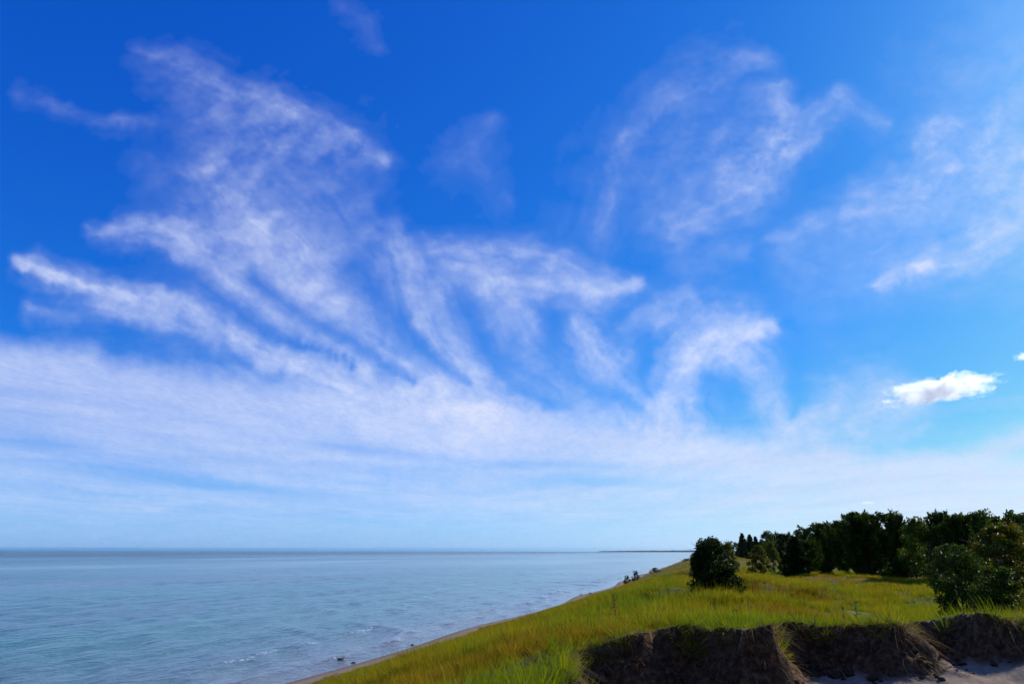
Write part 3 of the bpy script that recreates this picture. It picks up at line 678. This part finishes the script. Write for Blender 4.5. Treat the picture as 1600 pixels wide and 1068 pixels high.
for pr, nm, px, r, ty, wp, wn_, lab, cat_, grp in TREES: grow(pr, nm, px, r, ty, wp, lab, cat_, grp, wn_)

# ------------------------------------------------------------------ instanced stuff: grass and the wood behind
def instancer(name, pts, idx, rot, scl, meshes, label, cat):
    coll = bpy.data.collections.new(name + '_kinds')
    for i, me in enumerate(meshes):
        o = bpy.data.objects.new('%s_kind_%02d' % (name, i), me); coll.objects.link(o)
    ob = mesh_obj(name, pts, np.zeros((0, 3), int))
    me = ob.data
    a = me.attributes.new('kind_index', 'INT', 'POINT'); a.data.foreach_set('value', np.asarray(idx, np.int32))
    a = me.attributes.new('turn', 'FLOAT_VECTOR', 'POINT'); a.data.foreach_set('vector', np.asarray(rot, np.float32).ravel())
    a = me.attributes.new('size', 'FLOAT_VECTOR', 'POINT'); a.data.foreach_set('vector', np.asarray(scl, np.float32).ravel())
    ng = bpy.data.node_groups.new(name + '_scatter', 'GeometryNodeTree')
    ng.interface.new_socket('Geometry', in_out='INPUT', socket_type='NodeSocketGeometry'); ng.interface.new_socket('Geometry', in_out='OUTPUT', socket_type='NodeSocketGeometry')
    N = ng.nodes.new; L = ng.links.new
    gi, go = N('NodeGroupInput'), N('NodeGroupOutput'); ip = N('GeometryNodeInstanceOnPoints'); ci_ = N('GeometryNodeCollectionInfo')
    ci_.inputs[0].default_value = coll; ci_.inputs['Separate Children'].default_value = True; ci_.inputs['Reset Children'].default_value = True
    def na(n, t): q = N('GeometryNodeInputNamedAttribute'); q.data_type = t; q.inputs[0].default_value = n; return q.outputs[0]
    e2r = N('FunctionNodeEulerToRotation')
    L(gi.outputs[0], ip.inputs['Points']); L(ci_.outputs[0], ip.inputs['Instance']); ip.inputs['Pick Instance'].default_value = True
    L(na('kind_index', 'INT'), ip.inputs['Instance Index']); L(na('turn', 'FLOAT_VECTOR'), e2r.inputs[0]); L(e2r.outputs[0], ip.inputs['Rotation']); L(na('size', 'FLOAT_VECTOR'), ip.inputs['Scale'])
    L(ip.outputs[0], go.inputs[0])
    md = ob.modifiers.new('scatter', 'NODES'); md.node_group = ng
    return tag(ob, label, cat, kind='stuff')

def two_side(m, c, trans, rough=0.5, spec=0.25):
    bs = m.n('BsdfPrincipled'); m.set(bs.inputs['Base Color'], c); bs.inputs['Roughness'].default_value = rough; bs.inputs['Specular IOR Level'].default_value = spec
    tl = m.n('BsdfTranslucent'); m.set(tl.inputs['Color'], c)
    mx = m.n('MixShader'); mx.inputs[0].default_value = trans; m.t.links.new(bs.outputs[0], mx.inputs[1]); m.t.links.new(tl.outputs[0], mx.inputs[2])
    return m.surf(mx.outputs[0])
def grass_mat(name, stops):
    gm = NT(name); P = gm.pos(); oi = gm.n('ObjectInfo')
    f = gm.math('ADD', gm.math('MULTIPLY', gm.noise(P, 0.7, 4, 0.65), 0.55), gm.math('MULTIPLY', oi.outputs['Random'], 0.25)); f = gm.math('ADD', f, gm.math('MULTIPLY', gm.attr('lv'), 0.25))
    c = gm.ramp(f, stops); c = gm.mix(gm.math('MULTIPLY', gm.attr('tip'), 0.28), c, (0.40, 0.33, 0.02))
    return two_side(gm, c, 0.45, 0.6, 0.08)
M_lush = grass_mat('lush_grass', [(0.3, (0.035, 0.095, 0.002)), (0.5, (0.11, 0.20, 0.002)), (0.7, (0.22, 0.29, 0.002))])
M_yellow = grass_mat('yellowing_grass', [(0.3, (0.10, 0.125, 0.001)), (0.5, (0.23, 0.24, 0.001)), (0.7, (0.37, 0.31, 0.001))])
M_brown = grass_mat('browning_grass', [(0.3, (0.12, 0.075, 0.002)), (0.5, (0.26, 0.165, 0.003)), (0.7, (0.40, 0.24, 0.008))])
dm = NT('dry_grass'); P = dm.pos()
c = dm.ramp(dm.math('ADD', dm.math('MULTIPLY', dm.noise(P, 3.0, 3), 0.6), dm.math('MULTIPLY', dm.attr('lv'), 0.4)), [(0.3, (0.07, 0.040, 0.015)), (0.55, (0.20, 0.125, 0.045)), (0.8, (0.36, 0.26, 0.12))])
M_dry = two_side(dm, c, 0.25, 0.7, 0.1)

def blades(r, base, dirs, length, width, droop, seg=4):
    """ribbons rising from base; dirs (n,3) start directions"""
    n = len(base); t = np.linspace(0, 1, seg)[None, :, None]
    L = length[:, None, None]; side = np.cross(dirs, r.normal(size=(n, 3))); side /= np.linalg.norm(side, axis=1, keepdims=True) + 1e-9
    hor = dirs.copy(); hor[:, 2] = 0
    mid = base[:, None] + dirs[:, None] * L * t + (hor[:, None] * 0.9 + np.array([0, 0, -1.0]) * 0.9) * (droop[:, None, None] * L * t ** 2.2)
    wv = side[:, None] * (width[:, None, None] * (1 - t ** 1.6 * 0.92) * 0.5)
    v = np.stack([mid - wv, mid + wv], 2).reshape(-1, 3)
    i = np.arange(n)[:, None] * seg * 2 + np.arange(seg - 1)[None] * 2
    f = np.stack([i, i + 1, i + 3, i + 2], -1).reshape(-1, 4)
    tip = np.repeat(np.tile(np.linspace(0, 1, seg), n), 2); lv = np.repeat(r.random(n), seg * 2)
    return v, f, tip, lv
def tuft(seed, n, rad, h, wid, spread, droop, mat):
    r = np.random.default_rng(seed); a = r.uniform(0, 6.28, n); q = rad * np.sqrt(r.random(n))
    base = np.stack([q * np.cos(a), q * np.sin(a), np.full(n, -0.03)], -1)
    d = np.stack([np.cos(a) * spread * r.uniform(.1, 1, n) - 0.12, np.sin(a) * spread * r.uniform(.1, 1, n) - 0.06, np.ones(n)], -1); d /= np.linalg.norm(d, axis=1, keepdims=True)
    v, f, tip, lv = blades(r, base, d, h * r.uniform(.45, 1.15, n), wid * r.uniform(.6, 1.3, n), droop * r.uniform(.2, 1.2, n))
    o = mesh_obj('tuft', v, f, mat, attrs={'tip': tip, 'lv': lv}); me = o.data; bpy.data.objects.remove(o); return me
TUFTS = []
for gi_, gm_ in enumerate((M_lush, M_yellow, M_brown)): TUFTS += [tuft(200 + gi_ * 9 + i, (34, 30, 22)[i], (0.13, 0.15, 0.10)[i], (0.36, 0.30, 0.50)[i], 0.008, (0.55, 0.75, 0.4)[i], (0.45, 0.6, 0.35)[i], gm_) for i in range(3)]
TUFTS.append(tuft(220, 26, 0.15, 0.28, 0.008, 0.8, 0.7, M_dry))          # 0-2 lush, 3-5 yellow, 6-8 brown, 9 dead
FAR_TUFTS = [tuft(230 + i, 40, 0.38, 0.50, 0.020, 0.5, 0.4, gm_) for i, gm_ in enumerate((M_lush, M_yellow, M_brown))] + [tuft(240, 30, 0.36, 0.40, 0.02, 0.6, 0.5, M_dry)]     # 10-13
def scatter(n, rmin, rmax, az0, az1, dmax):
    a = rng.uniform(R(az0), R(az1), n); r = np.sqrt(rng.uniform(rmin ** 2, rmax ** 2, n)); x, y = r * np.sin(a), r * np.cos(a)
    z, d, t, e = ground(x, y)
    bare = spot_mask(x, y)
    dens = sstep(1.7, 2.7, d + 0.7 * N2(x / 1.5, y / 1.5)) * (1 - 0.95 * bare) * np.clip(0.68 + 1.7 * N1.fbm(x / 2.2, y / 2.2, 4), 0.05, 1) * (d < dmax)
    dens = dens * np.where(e > -0.03, 0, 1)
    k = rng.random(n) < dens
    return x[k], y[k], z[k], d[k], e[k], r[k]
P_, I_, S_ = [], [], []
for n, r0, r1, a0, a1, far, sc, dm_ in ((30000, 5.5, 14, -48, 50, 0, 0.66, 60), (52000, 14, 30, -48, 50, 0, 0.78, 60), (60000, 30, 75, -30, 50, 1, 0.56, 50), (26000, 75, 330, -4, 40, 1, 0.85, 46)):
    x, y, z, d, e, r = scatter(n, r0, r1, a0, a1, dm_)
    m = len(x); hl = np.interp(d, [3, 8, 16, 22], [.6, .7, .85, 1.0]) * (0.76 + 0.8 * np.clip(N2.fbm(x / 3.5, y / 3.5, 3) + 0.2, -0.5, 1)); edge_low = np.where(e > -0.35, 0.7, 1.0)
    P_.append(np.stack([x, y, z], -1))
    dryp = np.clip(0.05 + 0.14 * sstep(18, 8, d) + 0.25 * np.clip(N3.fbm(x / 5, y / 5, 2), 0, 1), 0, 0.5); isdry = rng.random(m) < dryp
    big = N1.fbm(x / 6.0 + 2, y / 6.0, 4) + rng.normal(0, .16, m)
    lush = 0.42 * sstep(2.2, 0.4, np.abs(e)) + 0.25 * sstep(15, 8, r) - 0.30 * sstep(20, 10, d) - 0.06
    kind = np.where(big < -0.20 + lush, 0, np.where(big < 0.16 + 0.5 * lush - 0.16 * sstep(20, 10, d), 1, 2))
    I_.append(np.where(isdry, 13 if far else 9, 10 + kind if far else kind * 3 + rng.integers(0, 3, m)))
    s = sc * hl * edge_low * rng.uniform(.75, 1.25, m); S_.append(np.stack([s * 1.05, s * 1.05, s], -1))
nr_ = 900; su = EDGE[4:-5]; sl = np.concatenate([[0], np.cumsum(np.hypot(*np.diff(su, axis=0).T))]); ru = rng.uniform(0, sl[-1], nr_)
rx_ = np.interp(ru, sl, su[:, 0]); ry_ = np.interp(ru, sl, su[:, 1]); gX = edge_sd(rx_ + .05, ry_) - edge_sd(rx_ - .05, ry_); gY = edge_sd(rx_, ry_ + .05) - edge_sd(rx_, ry_ - .05); gl = np.hypot(gX, gY) + 1e-6; gX /= gl; gY /= gl
ok = (rng.random(nr_) < np.clip(.5 + 1.2 * N2(ru / .7, ru * 0), 0, 1)) & (spot_mask(rx_, ry_) < .5)
rx_, ry_, gX, gY = rx_[ok], ry_[ok], gX[ok], gY[ok]; inn = rng.uniform(-.08, .09, len(rx_)); rx_ += gX * inn; ry_ += gY * inn
nb_ = len(rx_); P_.append(np.stack([rx_, ry_, ground(rx_, ry_)[0]], -1)); I_.append(np.where(rng.random(nb_) < .4, 9, rng.integers(0, 6, nb_))); sr = rng.uniform(.35, .8, nb_); S_.append(np.stack([sr, sr, sr], -1))
P_ = np.vstack(P_); I_ = np.concatenate(I_); S_ = np.vstack(S_)
ROT = np.stack([rng.normal(0, .08, len(P_)), rng.normal(0, .08, len(P_)), rng.uniform(0, 6.28, len(P_))], -1)
lean = rng.uniform(.3, 1.1, nb_); ROT[-nb_:, 0] = -gY * lean; ROT[-nb_:, 1] = gX * lean; ROT[-nb_:, 2] = 0
instancer('beach_grass', P_, I_, ROT, S_, TUFTS + FAR_TUFTS, 'yellow-green beach grass covering the dune slope and meadow', 'grass')

# wood behind the edge trees
def crown_mesh(p):
    return p.crown
n = 900
d_ = rng.uniform(44, 110, n); t_ = 25 + 560 * rng.random(n) ** 1.5
x = (d_ - 22.6) * CA + t_ * SA; y = -(d_ - 22.6) * SA + t_ * CA
az_ = np.arctan2(x, y); rr_ = np.hypot(x, y)
z = ground(x, y)[0]
hh = rng.uniform(4.6, 6.6, n)
toplim = EYE + rr_ * np.interp(800 + 1118 * np.tan(az_), [1130, 1165, 1205, 1260, 1330, 1450, 1540, 1620], (860 - np.array([848, 843, 840, 837, 832, 824, 814, 808])) / 1118.0)
hh = np.clip(np.minimum(hh + 1.5, toplim - z) * rng.uniform(0.82, 1.0, n), 1.5, 12)
n2_ = 260                                     # unseen trees added on the raised dune behind, cutting sky light on the bank
x2 = rng.uniform(-16, 60, n2_); y2 = rng.uniform(-60, -9, n2_); k2 = edge_sd(x2, y2) < -1.0; x2, y2 = x2[k2], y2[k2]
x = np.concatenate([x, x2]); y = np.concatenate([y, y2]); z = np.concatenate([z, ground(x2, y2)[0]]); hh = np.concatenate([hh, rng.uniform(5, 9, len(x2))]); n = len(x)
ki = rng.integers(0, 8, n); wfac = np.where(ki < 3, 0.95, np.where(ki < 5, 0.8, 0.95))
instancer('background_wood', np.stack([x, y, z - .1], -1), ki, np.stack([0 * x, 0 * x, rng.uniform(0, 6.28, n)], -1), np.stack([hh * wfac, hh * wfac, hh], -1),
          [p.crown for p in PINE + SPRUCE + BROAD], 'dark mass of mixed forest behind the trees at its edge', 'wood')

# ------------------------------------------------------------------ dead grass and roots hanging over the broken edge
seg_len = np.hypot(*np.diff(EDGE[5:-5], axis=0).T); cum = np.concatenate([[0], np.cumsum(seg_len)]); EP = EDGE[5:-5]
n = 6000
uu = rng.uniform(0, cum[-1], n); ex = np.interp(uu, cum, EP[:, 0]); ey = np.interp(uu, cum, EP[:, 1])
eps = 0.05
gxn = (edge_sd(ex + eps, ey) - edge_sd(ex - eps, ey)); gyn = (edge_sd(ex, ey + eps) - edge_sd(ex, ey - eps)); gl = np.hypot(gxn, gyn) + 1e-6; gxn /= gl; gyn /= gl
prom = np.zeros(n)
for cx, cyy in ((2.8, 8.75), (4.75, 9.2), (6.3, 9.5), (0.6, 7.4)): prom = np.maximum(prom, np.exp(-((ex - cx) ** 2 + (ey - cyy) ** 2) / 0.22))
keep = rng.random(n) < np.clip(0.12 + 0.9 * prom + 0.6 * N2(uu / 0.5, uu * 0), 0.03, 1)
ex, ey, gxn, gyn, prom = ex[keep], ey[keep], gxn[keep], gyn[keep], prom[keep]; n = len(ex)
back = np.where(rng.random(n) < 0.08 + 0.5 * prom, rng.uniform(-0.1, 0.28, n), rng.uniform(-0.12, 0.06, n)) ; ex = ex + gxn * back; ey = ey + gyn * back
ez = ground(ex, ey)[0]
dirs = np.stack([gxn * rng.uniform(.5, 1.2, n) + rng.normal(0, .4, n), gyn * rng.uniform(.5, 1.2, n) + rng.normal(0, .4, n), rng.uniform(-.5, .7, n)], -1); dirs /= np.linalg.norm(dirs, axis=1, keepdims=True)
v, f, tip, lv = blades(rng, np.stack([ex, ey, ez + 0.0], -1), dirs, rng.uniform(.05, .15, n) * (1 + 0.7 * prom), rng.uniform(.003, .008, n), rng.uniform(.3, 1.6, n), 5)
tag(mesh_obj('hanging_dry_grass', v, f, M_dry, attrs={'tip': tip, 'lv': lv}), 'dry brown grass and roots hanging over the broken sand edge', 'dry grass', kind='stuff')

# broken turf clods and crumbs of earth on the face and at its foot
n = 700
uu = rng.uniform(0, cum[-1], n); cx_ = np.interp(uu, cum, EP[:, 0]); cy_ = np.interp(uu, cum, EP[:, 1]); off = 0.1 + 0.5 * rng.random(n)
gX = (edge_sd(cx_ + eps, cy_) - edge_sd(cx_ - eps, cy_)); gY = (edge_sd(cx_, cy_ + eps) - edge_sd(cx_, cy_ - eps)); gl = np.hypot(gX, gY) + 1e-6
cx_ = cx_ + gX / gl * off; cy_ = cy_ + gY / gl * off; cz_ = ground(cx_, cy_)[0]
cl = []
for i in range(n):
    r_ = rng.uniform(.012, .04) if rng.random() < .9 else rng.uniform(.04, .065); nu, nv_ = 9, 5; v = []; o2 = rng.random(2) * 60; sq = rng.uniform(.5, .9)
    for a_ in range(nv_ + 1):
        for b_ in range(nu):
            ph, th = math.pi * a_ / nv_, 2 * math.pi * b_ / nu; p = np.array([math.sin(ph) * math.cos(th), math.sin(ph) * math.sin(th), math.cos(ph) * sq])
            v.append(p * r_ * (1 + .6 * float(N1(p[0] * 1.7 + o2[0] + p[2], p[1] * 1.7 + o2[1]))) + [cx_[i], cy_[i], cz_[i] + r_ * .25])
    cl.append((np.array(v), np.array([(a_ * nu + b_, (a_ + 1) * nu + b_, (a_ + 1) * nu + (b_ + 1) % nu, a_ * nu + (b_ + 1) % nu) for a_ in range(nv_) for b_ in range(nu)])))
cm = NT('clod_earth'); P = cm.pos(); nn_ = cm.noise(P, 22.0, 5, 0.65)
bs = cm.n('BsdfPrincipled'); cm.set(bs.inputs['Base Color'], cm.ramp(nn_, [(0.3, (0.025, 0.014, 0.007)), (0.55, (0.075, 0.046, 0.024)), (0.75, (0.17, 0.115, 0.07))])); bs.inputs['Roughness'].default_value = 1.0
bs.inputs['Specular IOR Level'].default_value = 0.1; cm.set(bs.inputs['Normal'], cm.bump(nn_, 0.9, 0.03))
v, f = join(cl)
tag(mesh_obj('earth_clods', v, f, cm.surf(bs.outputs[0])), 'crumbled brown earth clods on the broken bank', 'earth', kind='stuff')

# ------------------------------------------------------------------ small cumulus and scraps of cloud, 5 km off
cv = NT('cumulus_mist'); tc = cv.n('TexCoord').outputs['Object']
oi = cv.n('ObjectInfo'); cv_off = cv.n('VectorMath'); cv_off.operation = 'ADD'; cv.set(cv_off.inputs[0], tc); cv.set(cv_off.inputs[1], cv.math('MULTIPLY', oi.outputs['Random'], 40.0))
nn = cv.noise(cv.mapv(cv_off.outputs[0], (4.4, 3.0, 1.5)), 1.0, 6, 0.62, 0.4)
ln = cv.n('VectorMath'); ln.operation = 'LENGTH'; cv.set(ln.inputs[0], tc)
env = cv.math('SUBTRACT', 1.0, ln.outputs['Value'])
dd = cv.math('SUBTRACT', cv.math('ADD', cv.math('MULTIPLY', env, 0.55), cv.math('MULTIPLY', nn, 1.25)), 0.78)
dd = cv.math('MULTIPLY', dd, 0.085, False); dd = cv.math('MINIMUM', cv.math('MAXIMUM', dd, 0.0), 0.016)
pv = cv.n('VolumePrincipled'); pv.inputs['Color'].default_value = (0.97, 0.98, 1.0, 1); cv.set(pv.inputs['Density'], dd); pv.inputs['Anisotropy'].default_value = 0.55
cv.t.links.new(pv.outputs[0], cv.out.inputs['Volume'])
def cloud_hull(seed):
    r = np.random.default_rng(seed); nu, nv_ = 28, 16; v = []
    for i in range(nv_ + 1):
        ph = math.pi * i / nv_
        for j in range(nu):
            th = 2 * math.pi * j / nu; p = np.array([math.sin(ph) * math.cos(th), math.sin(ph) * math.sin(th), math.cos(ph)])
            k = 1.0 + 0.10 * float(N1(p[0] * 3 + seed, p[2] * 3 + p[1])); p = p * k; p[2] = max(p[2], -0.75); v.append(p)
    f = [(i * nu + j, (i + 1) * nu + j, (i + 1) * nu + (j + 1) % nu, i * nu + (j + 1) % nu) for i in range(nv_) for j in range(nu)]
    return np.array(v), np.array(f)
CLOUDS = [(1466, 609, 196, 48, 4, 'small bright white cumulus cloud low in the blue at the right', None),
          (1606, 556, 46, 20, 3, 'white cloud scrap cut off by the right edge above the cumulus', None),
          (1356, 785, 30, 6, 0, 'tiny cloud dash low above the wood', None)]
for px, py, wpx, hpx, tilt, lab, grp in CLOUDS:
    d = pix_dir(px, py); dist = 5000.0 / math.hypot(d[0], d[1]); k = dist / F * math.cos(math.atan(math.hypot(px - 800, py - 534) / F)) ** 1
    hv, hf = cloud_hull(int(px))
    o = mesh_obj('cumulus_cloud', hv, hf, cv.m, smooth=True)
    o.location = Vector((0, 0, EYE)) + Vector(d.tolist()) * dist
    o.scale = (wpx * k * .5, wpx * k * .32, hpx * k * .5); o.rotation_euler = (0, R(-tilt), -math.atan2(d[0], d[1]))
    tag(o, lab, 'cloud', grp)

# ------------------------------------------------------------------ shore stones
st = NT('wet_stone'); P = st.pos(); sn = st.noise(P, 9.0, 5)
bs = st.n('BsdfPrincipled'); st.set(bs.inputs['Base Color'], st.ramp(sn, [(0.3, (0.02, 0.018, 0.016)), (0.7, (0.075, 0.065, 0.055))])); bs.inputs['Roughness'].default_value = 0.4
M_stone = st.surf(bs.outputs[0])
def stone(seed):
    r = np.random.default_rng(seed); nu, nv_ = 14, 8; v = []
    off = r.random(2) * 50
    for i in range(nv_ + 1):
        ph = math.pi * i / nv_
        for j in range(nu):
            th = 2 * math.pi * j / nu; p = np.array([math.sin(ph) * math.cos(th), math.sin(ph) * math.sin(th), math.cos(ph)])
            q = 1 + 0.35 * float(N1(p[0] * 1.3 + off[0] + p[2], p[1] * 1.3 + off[1] - p[2])) + 0.12 * float(N2(p[0] * 4 + off[0], p[1] * 4 + p[2] * 3))
            v.append(p * q)
    f = [(i * nu + j, (i + 1) * nu + j, (i + 1) * nu + (j + 1) % nu, i * nu + (j + 1) % nu) for i in range(nv_) for j in range(nu)]
    return np.array(v), np.array(f)
def water_point(px, py):
    d = pix_dir(px, py); k = -EYE / d[2]; return d[0] * k, d[1] * k
for i, (px, py, sz, lab) in enumerate(((533, 1031, .50, 'largest dark wet stone in the shallows near the bottom of the shore'), (552, 1035, .26, 'small stone between the largest wet stone and the sand'),
        (645, 1007, .32, 'dark stone awash just off the sand, midway up the near shore'), (923, 927, .75, 'dark boulder at the water line where the shore bends away'), (908, 929, .45, 'low stone in the water left of the water-line boulder'),
        (872, 924, .5, 'flat stone awash well out from the water-line boulder'))):
    x, y = water_point(px, py); sv, sf = stone(300 + i)
    o = mesh_obj('stone', sv, sf, M_stone, smooth=True); o.location = (x, y, 0.05 * sz); sz *= .62; o.scale = (sz, sz * .7, sz * .45); o.rotation_euler = (0, 0, random.random() * 6)
    tag(o, lab, 'stone', 'stones along the water line')

# ------------------------------------------------------------------ weeds standing out of the grass near the edge
M_weed = leaf_mat('weed_leaves', [(0.25, (0.05, 0.11, 0.02)), (0.55, (0.10, 0.17, 0.04)), (0.8, (0.18, 0.24, 0.08))], 0.40, 0.4, 0.25)
M_dock = leaf_mat('dock_seed', [(0.25, (0.10, 0.035, 0.01)), (0.55, (0.22, 0.09, 0.02)), (0.8, (0.32, 0.15, 0.04))], 0.3, 0.6, 0.2)
M_gold = leaf_mat('golden_petals', [(0.25, (0.45, 0.26, 0.01)), (0.6, (0.6, 0.38, 0.02)), (0.85, (0.7, 0.5, 0.05))], 0.3, 0.6, 0.2)
def weed(px, py, drop, hgt, nl, kind, lab):
    d = pix_dir(px, py); k = -drop / d[2]; x, y = d[0] * k, d[1] * k
    z = gz(x, y); r = np.random.default_rng(int(px)); root = empty({'leaf': 'leafy_weed', 'dock': 'dock_stalk', 'gold': 'golden_flower'}[kind], (x, y, z - .02))
    zt = np.linspace(0, hgt, 6); path = np.stack([0.05 * hgt * np.sin(zt / hgt * 2 + px), 0.04 * hgt * np.cos(zt / hgt * 2 + px), zt], -1); path[:, :2] -= path[0, :2]
    tv, tf = tube(path, np.linspace(.007, .003, 6), 5); mesh_obj('stem', tv, tf, M_dock if kind == 'dock' else M_weed, root, attrs={'lv': np.full(len(tv), .5)})
    if kind == 'leaf' or kind == 'gold':
        top = path[-1]
        for i in range(nl):                                     # one mesh per leaf: opposite pairs up the stem
            zz = hgt * (0.25 + 0.72 * i / nl); a = (i % 2) * math.pi + (i // 2) * 1.4 + r.uniform(-.3, .3); L = hgt * 0.30 * r.uniform(.8, 1.2) * (1.1 - 0.5 * i / nl); w_ = L * .36
            p0 = np.array([np.interp(zz, zt, path[:, 0]), np.interp(zz, zt, path[:, 1]), zz]); o_ = np.array([math.cos(a), math.sin(a), 0.75]); s_ = np.array([-math.sin(a), math.cos(a), 0])
            up = np.array([0, 0, -.25 * L])
            vv = [p0, p0 + o_ * L * .35 - s_ * w_ * .5 + [0, 0, .04 * L], p0 + o_ * L * .35, p0 + o_ * L * .35 + s_ * w_ * .5 + [0, 0, .04 * L], p0 + o_ * L * .72 - s_ * w_ * .4 + up * .5, p0 + o_ * L * .7 + up * .5, p0 + o_ * L * .72 + s_ * w_ * .4 + up * .5, p0 + o_ * L + up]
            mesh_obj('leaf', np.array(vv), [(0, 1, 2), (0, 2, 3), (1, 4, 5, 2), (2, 5, 6, 3), (4, 7, 5), (5, 7, 6)], M_weed, root, smooth=True, attrs={'lv': np.full(8, r.random())})
    if kind in ('dock', 'gold'):
        n = 160; zc = r.uniform(.35 if kind == 'dock' else .82, 1.02, n) * hgt; wq = .05 * (1.15 - zc / hgt) + .018
        cc = np.stack([np.interp(zc, zt, path[:, 0]) + r.normal(0, 1, n) * wq * .5, np.interp(zc, zt, path[:, 1]) + r.normal(0, 1, n) * wq * .5, zc], -1)
        lv_, lf_, la = leaves(r, cc, .022, .7); mesh_obj('seed_head' if kind == 'dock' else 'flower_head', lv_, lf_, M_dock if kind == 'dock' else M_gold, root, attrs={'lv': la})['kind'] = 'stuff'
    tag(root, lab, 'weed', 'weeds standing in the edge grass')
for a in ((963, 985, 1.25, .46, 0, 'dock', 'rust brown dock stalk standing above the grass left of the other weeds'),
          (1036, 986, 1.15, .34, 9, 'leaf', 'pale leafy weed nearest to the dock stalk, on its right'),
          (1012, 996, 1.12, .24, 8, 'leaf', 'low pale weed at the edge between dock stalk and hollow'),
          (1095, 983, 1.08, .24, 8, 'leaf', 'short leafy weed above the widest dark hollow'),
          (1121, 976, 1.08, .34, 10, 'leaf', 'bright leafy weed left of the golden flower'),
          (1150, 974, 1.06, .30, 6, 'gold', 'single golden flower standing above the slumped dry turf'),
          (1274, 984, 0.98, .22, 8, 'leaf', 'small weed at the rim of the middle hollow'),
          (1322, 978, 0.98, .30, 9, 'leaf', 'pale weed just left of the tall dark-leaved weed'),
          (1338, 976, 0.98, .40, 12, 'leaf', 'tallest dark-leaved weed above the middle hollow'),
          (1365, 966, 1.0, .26, 8, 'leaf', 'weed between the tall dark-leaved weed and the sandy rim'),
          (895, 1000, 1.3, .26, 8, 'leaf', 'leftmost pale weed on the slope below the dock stalk')): weed(*a)

# ------------------------------------------------------------------ haze over the lake
hz = NT('lake_haze'); pv = hz.n('VolumePrincipled'); pv.inputs['Color'].default_value = (0.70, 0.85, 1.0, 1); pv.inputs['Density'].default_value = 1.8e-5; pv.inputs['Anisotropy'].default_value = 0.2
hz.t.links.new(pv.outputs[0], hz.out.inputs['Volume'])
B = 13500.0; z0, z1 = -9.0, float(max(HZ.max(), ZZ.max()) + 15)
hb = mesh_obj('haze', [(-B, -B, z0), (B, -B, z0), (B, B, z0), (-B, B, z0), (-B, -B, z1), (B, -B, z1), (B, B, z1), (-B, B, z1)],
              [(0, 3, 2, 1), (4, 5, 6, 7), (0, 1, 5, 4), (1, 2, 6, 5), (2, 3, 7, 6), (3, 0, 4, 7)], hz.m)
tag(hb, 'thin pale blue haze lying over the lake and shore', 'haze', kind='stuff')
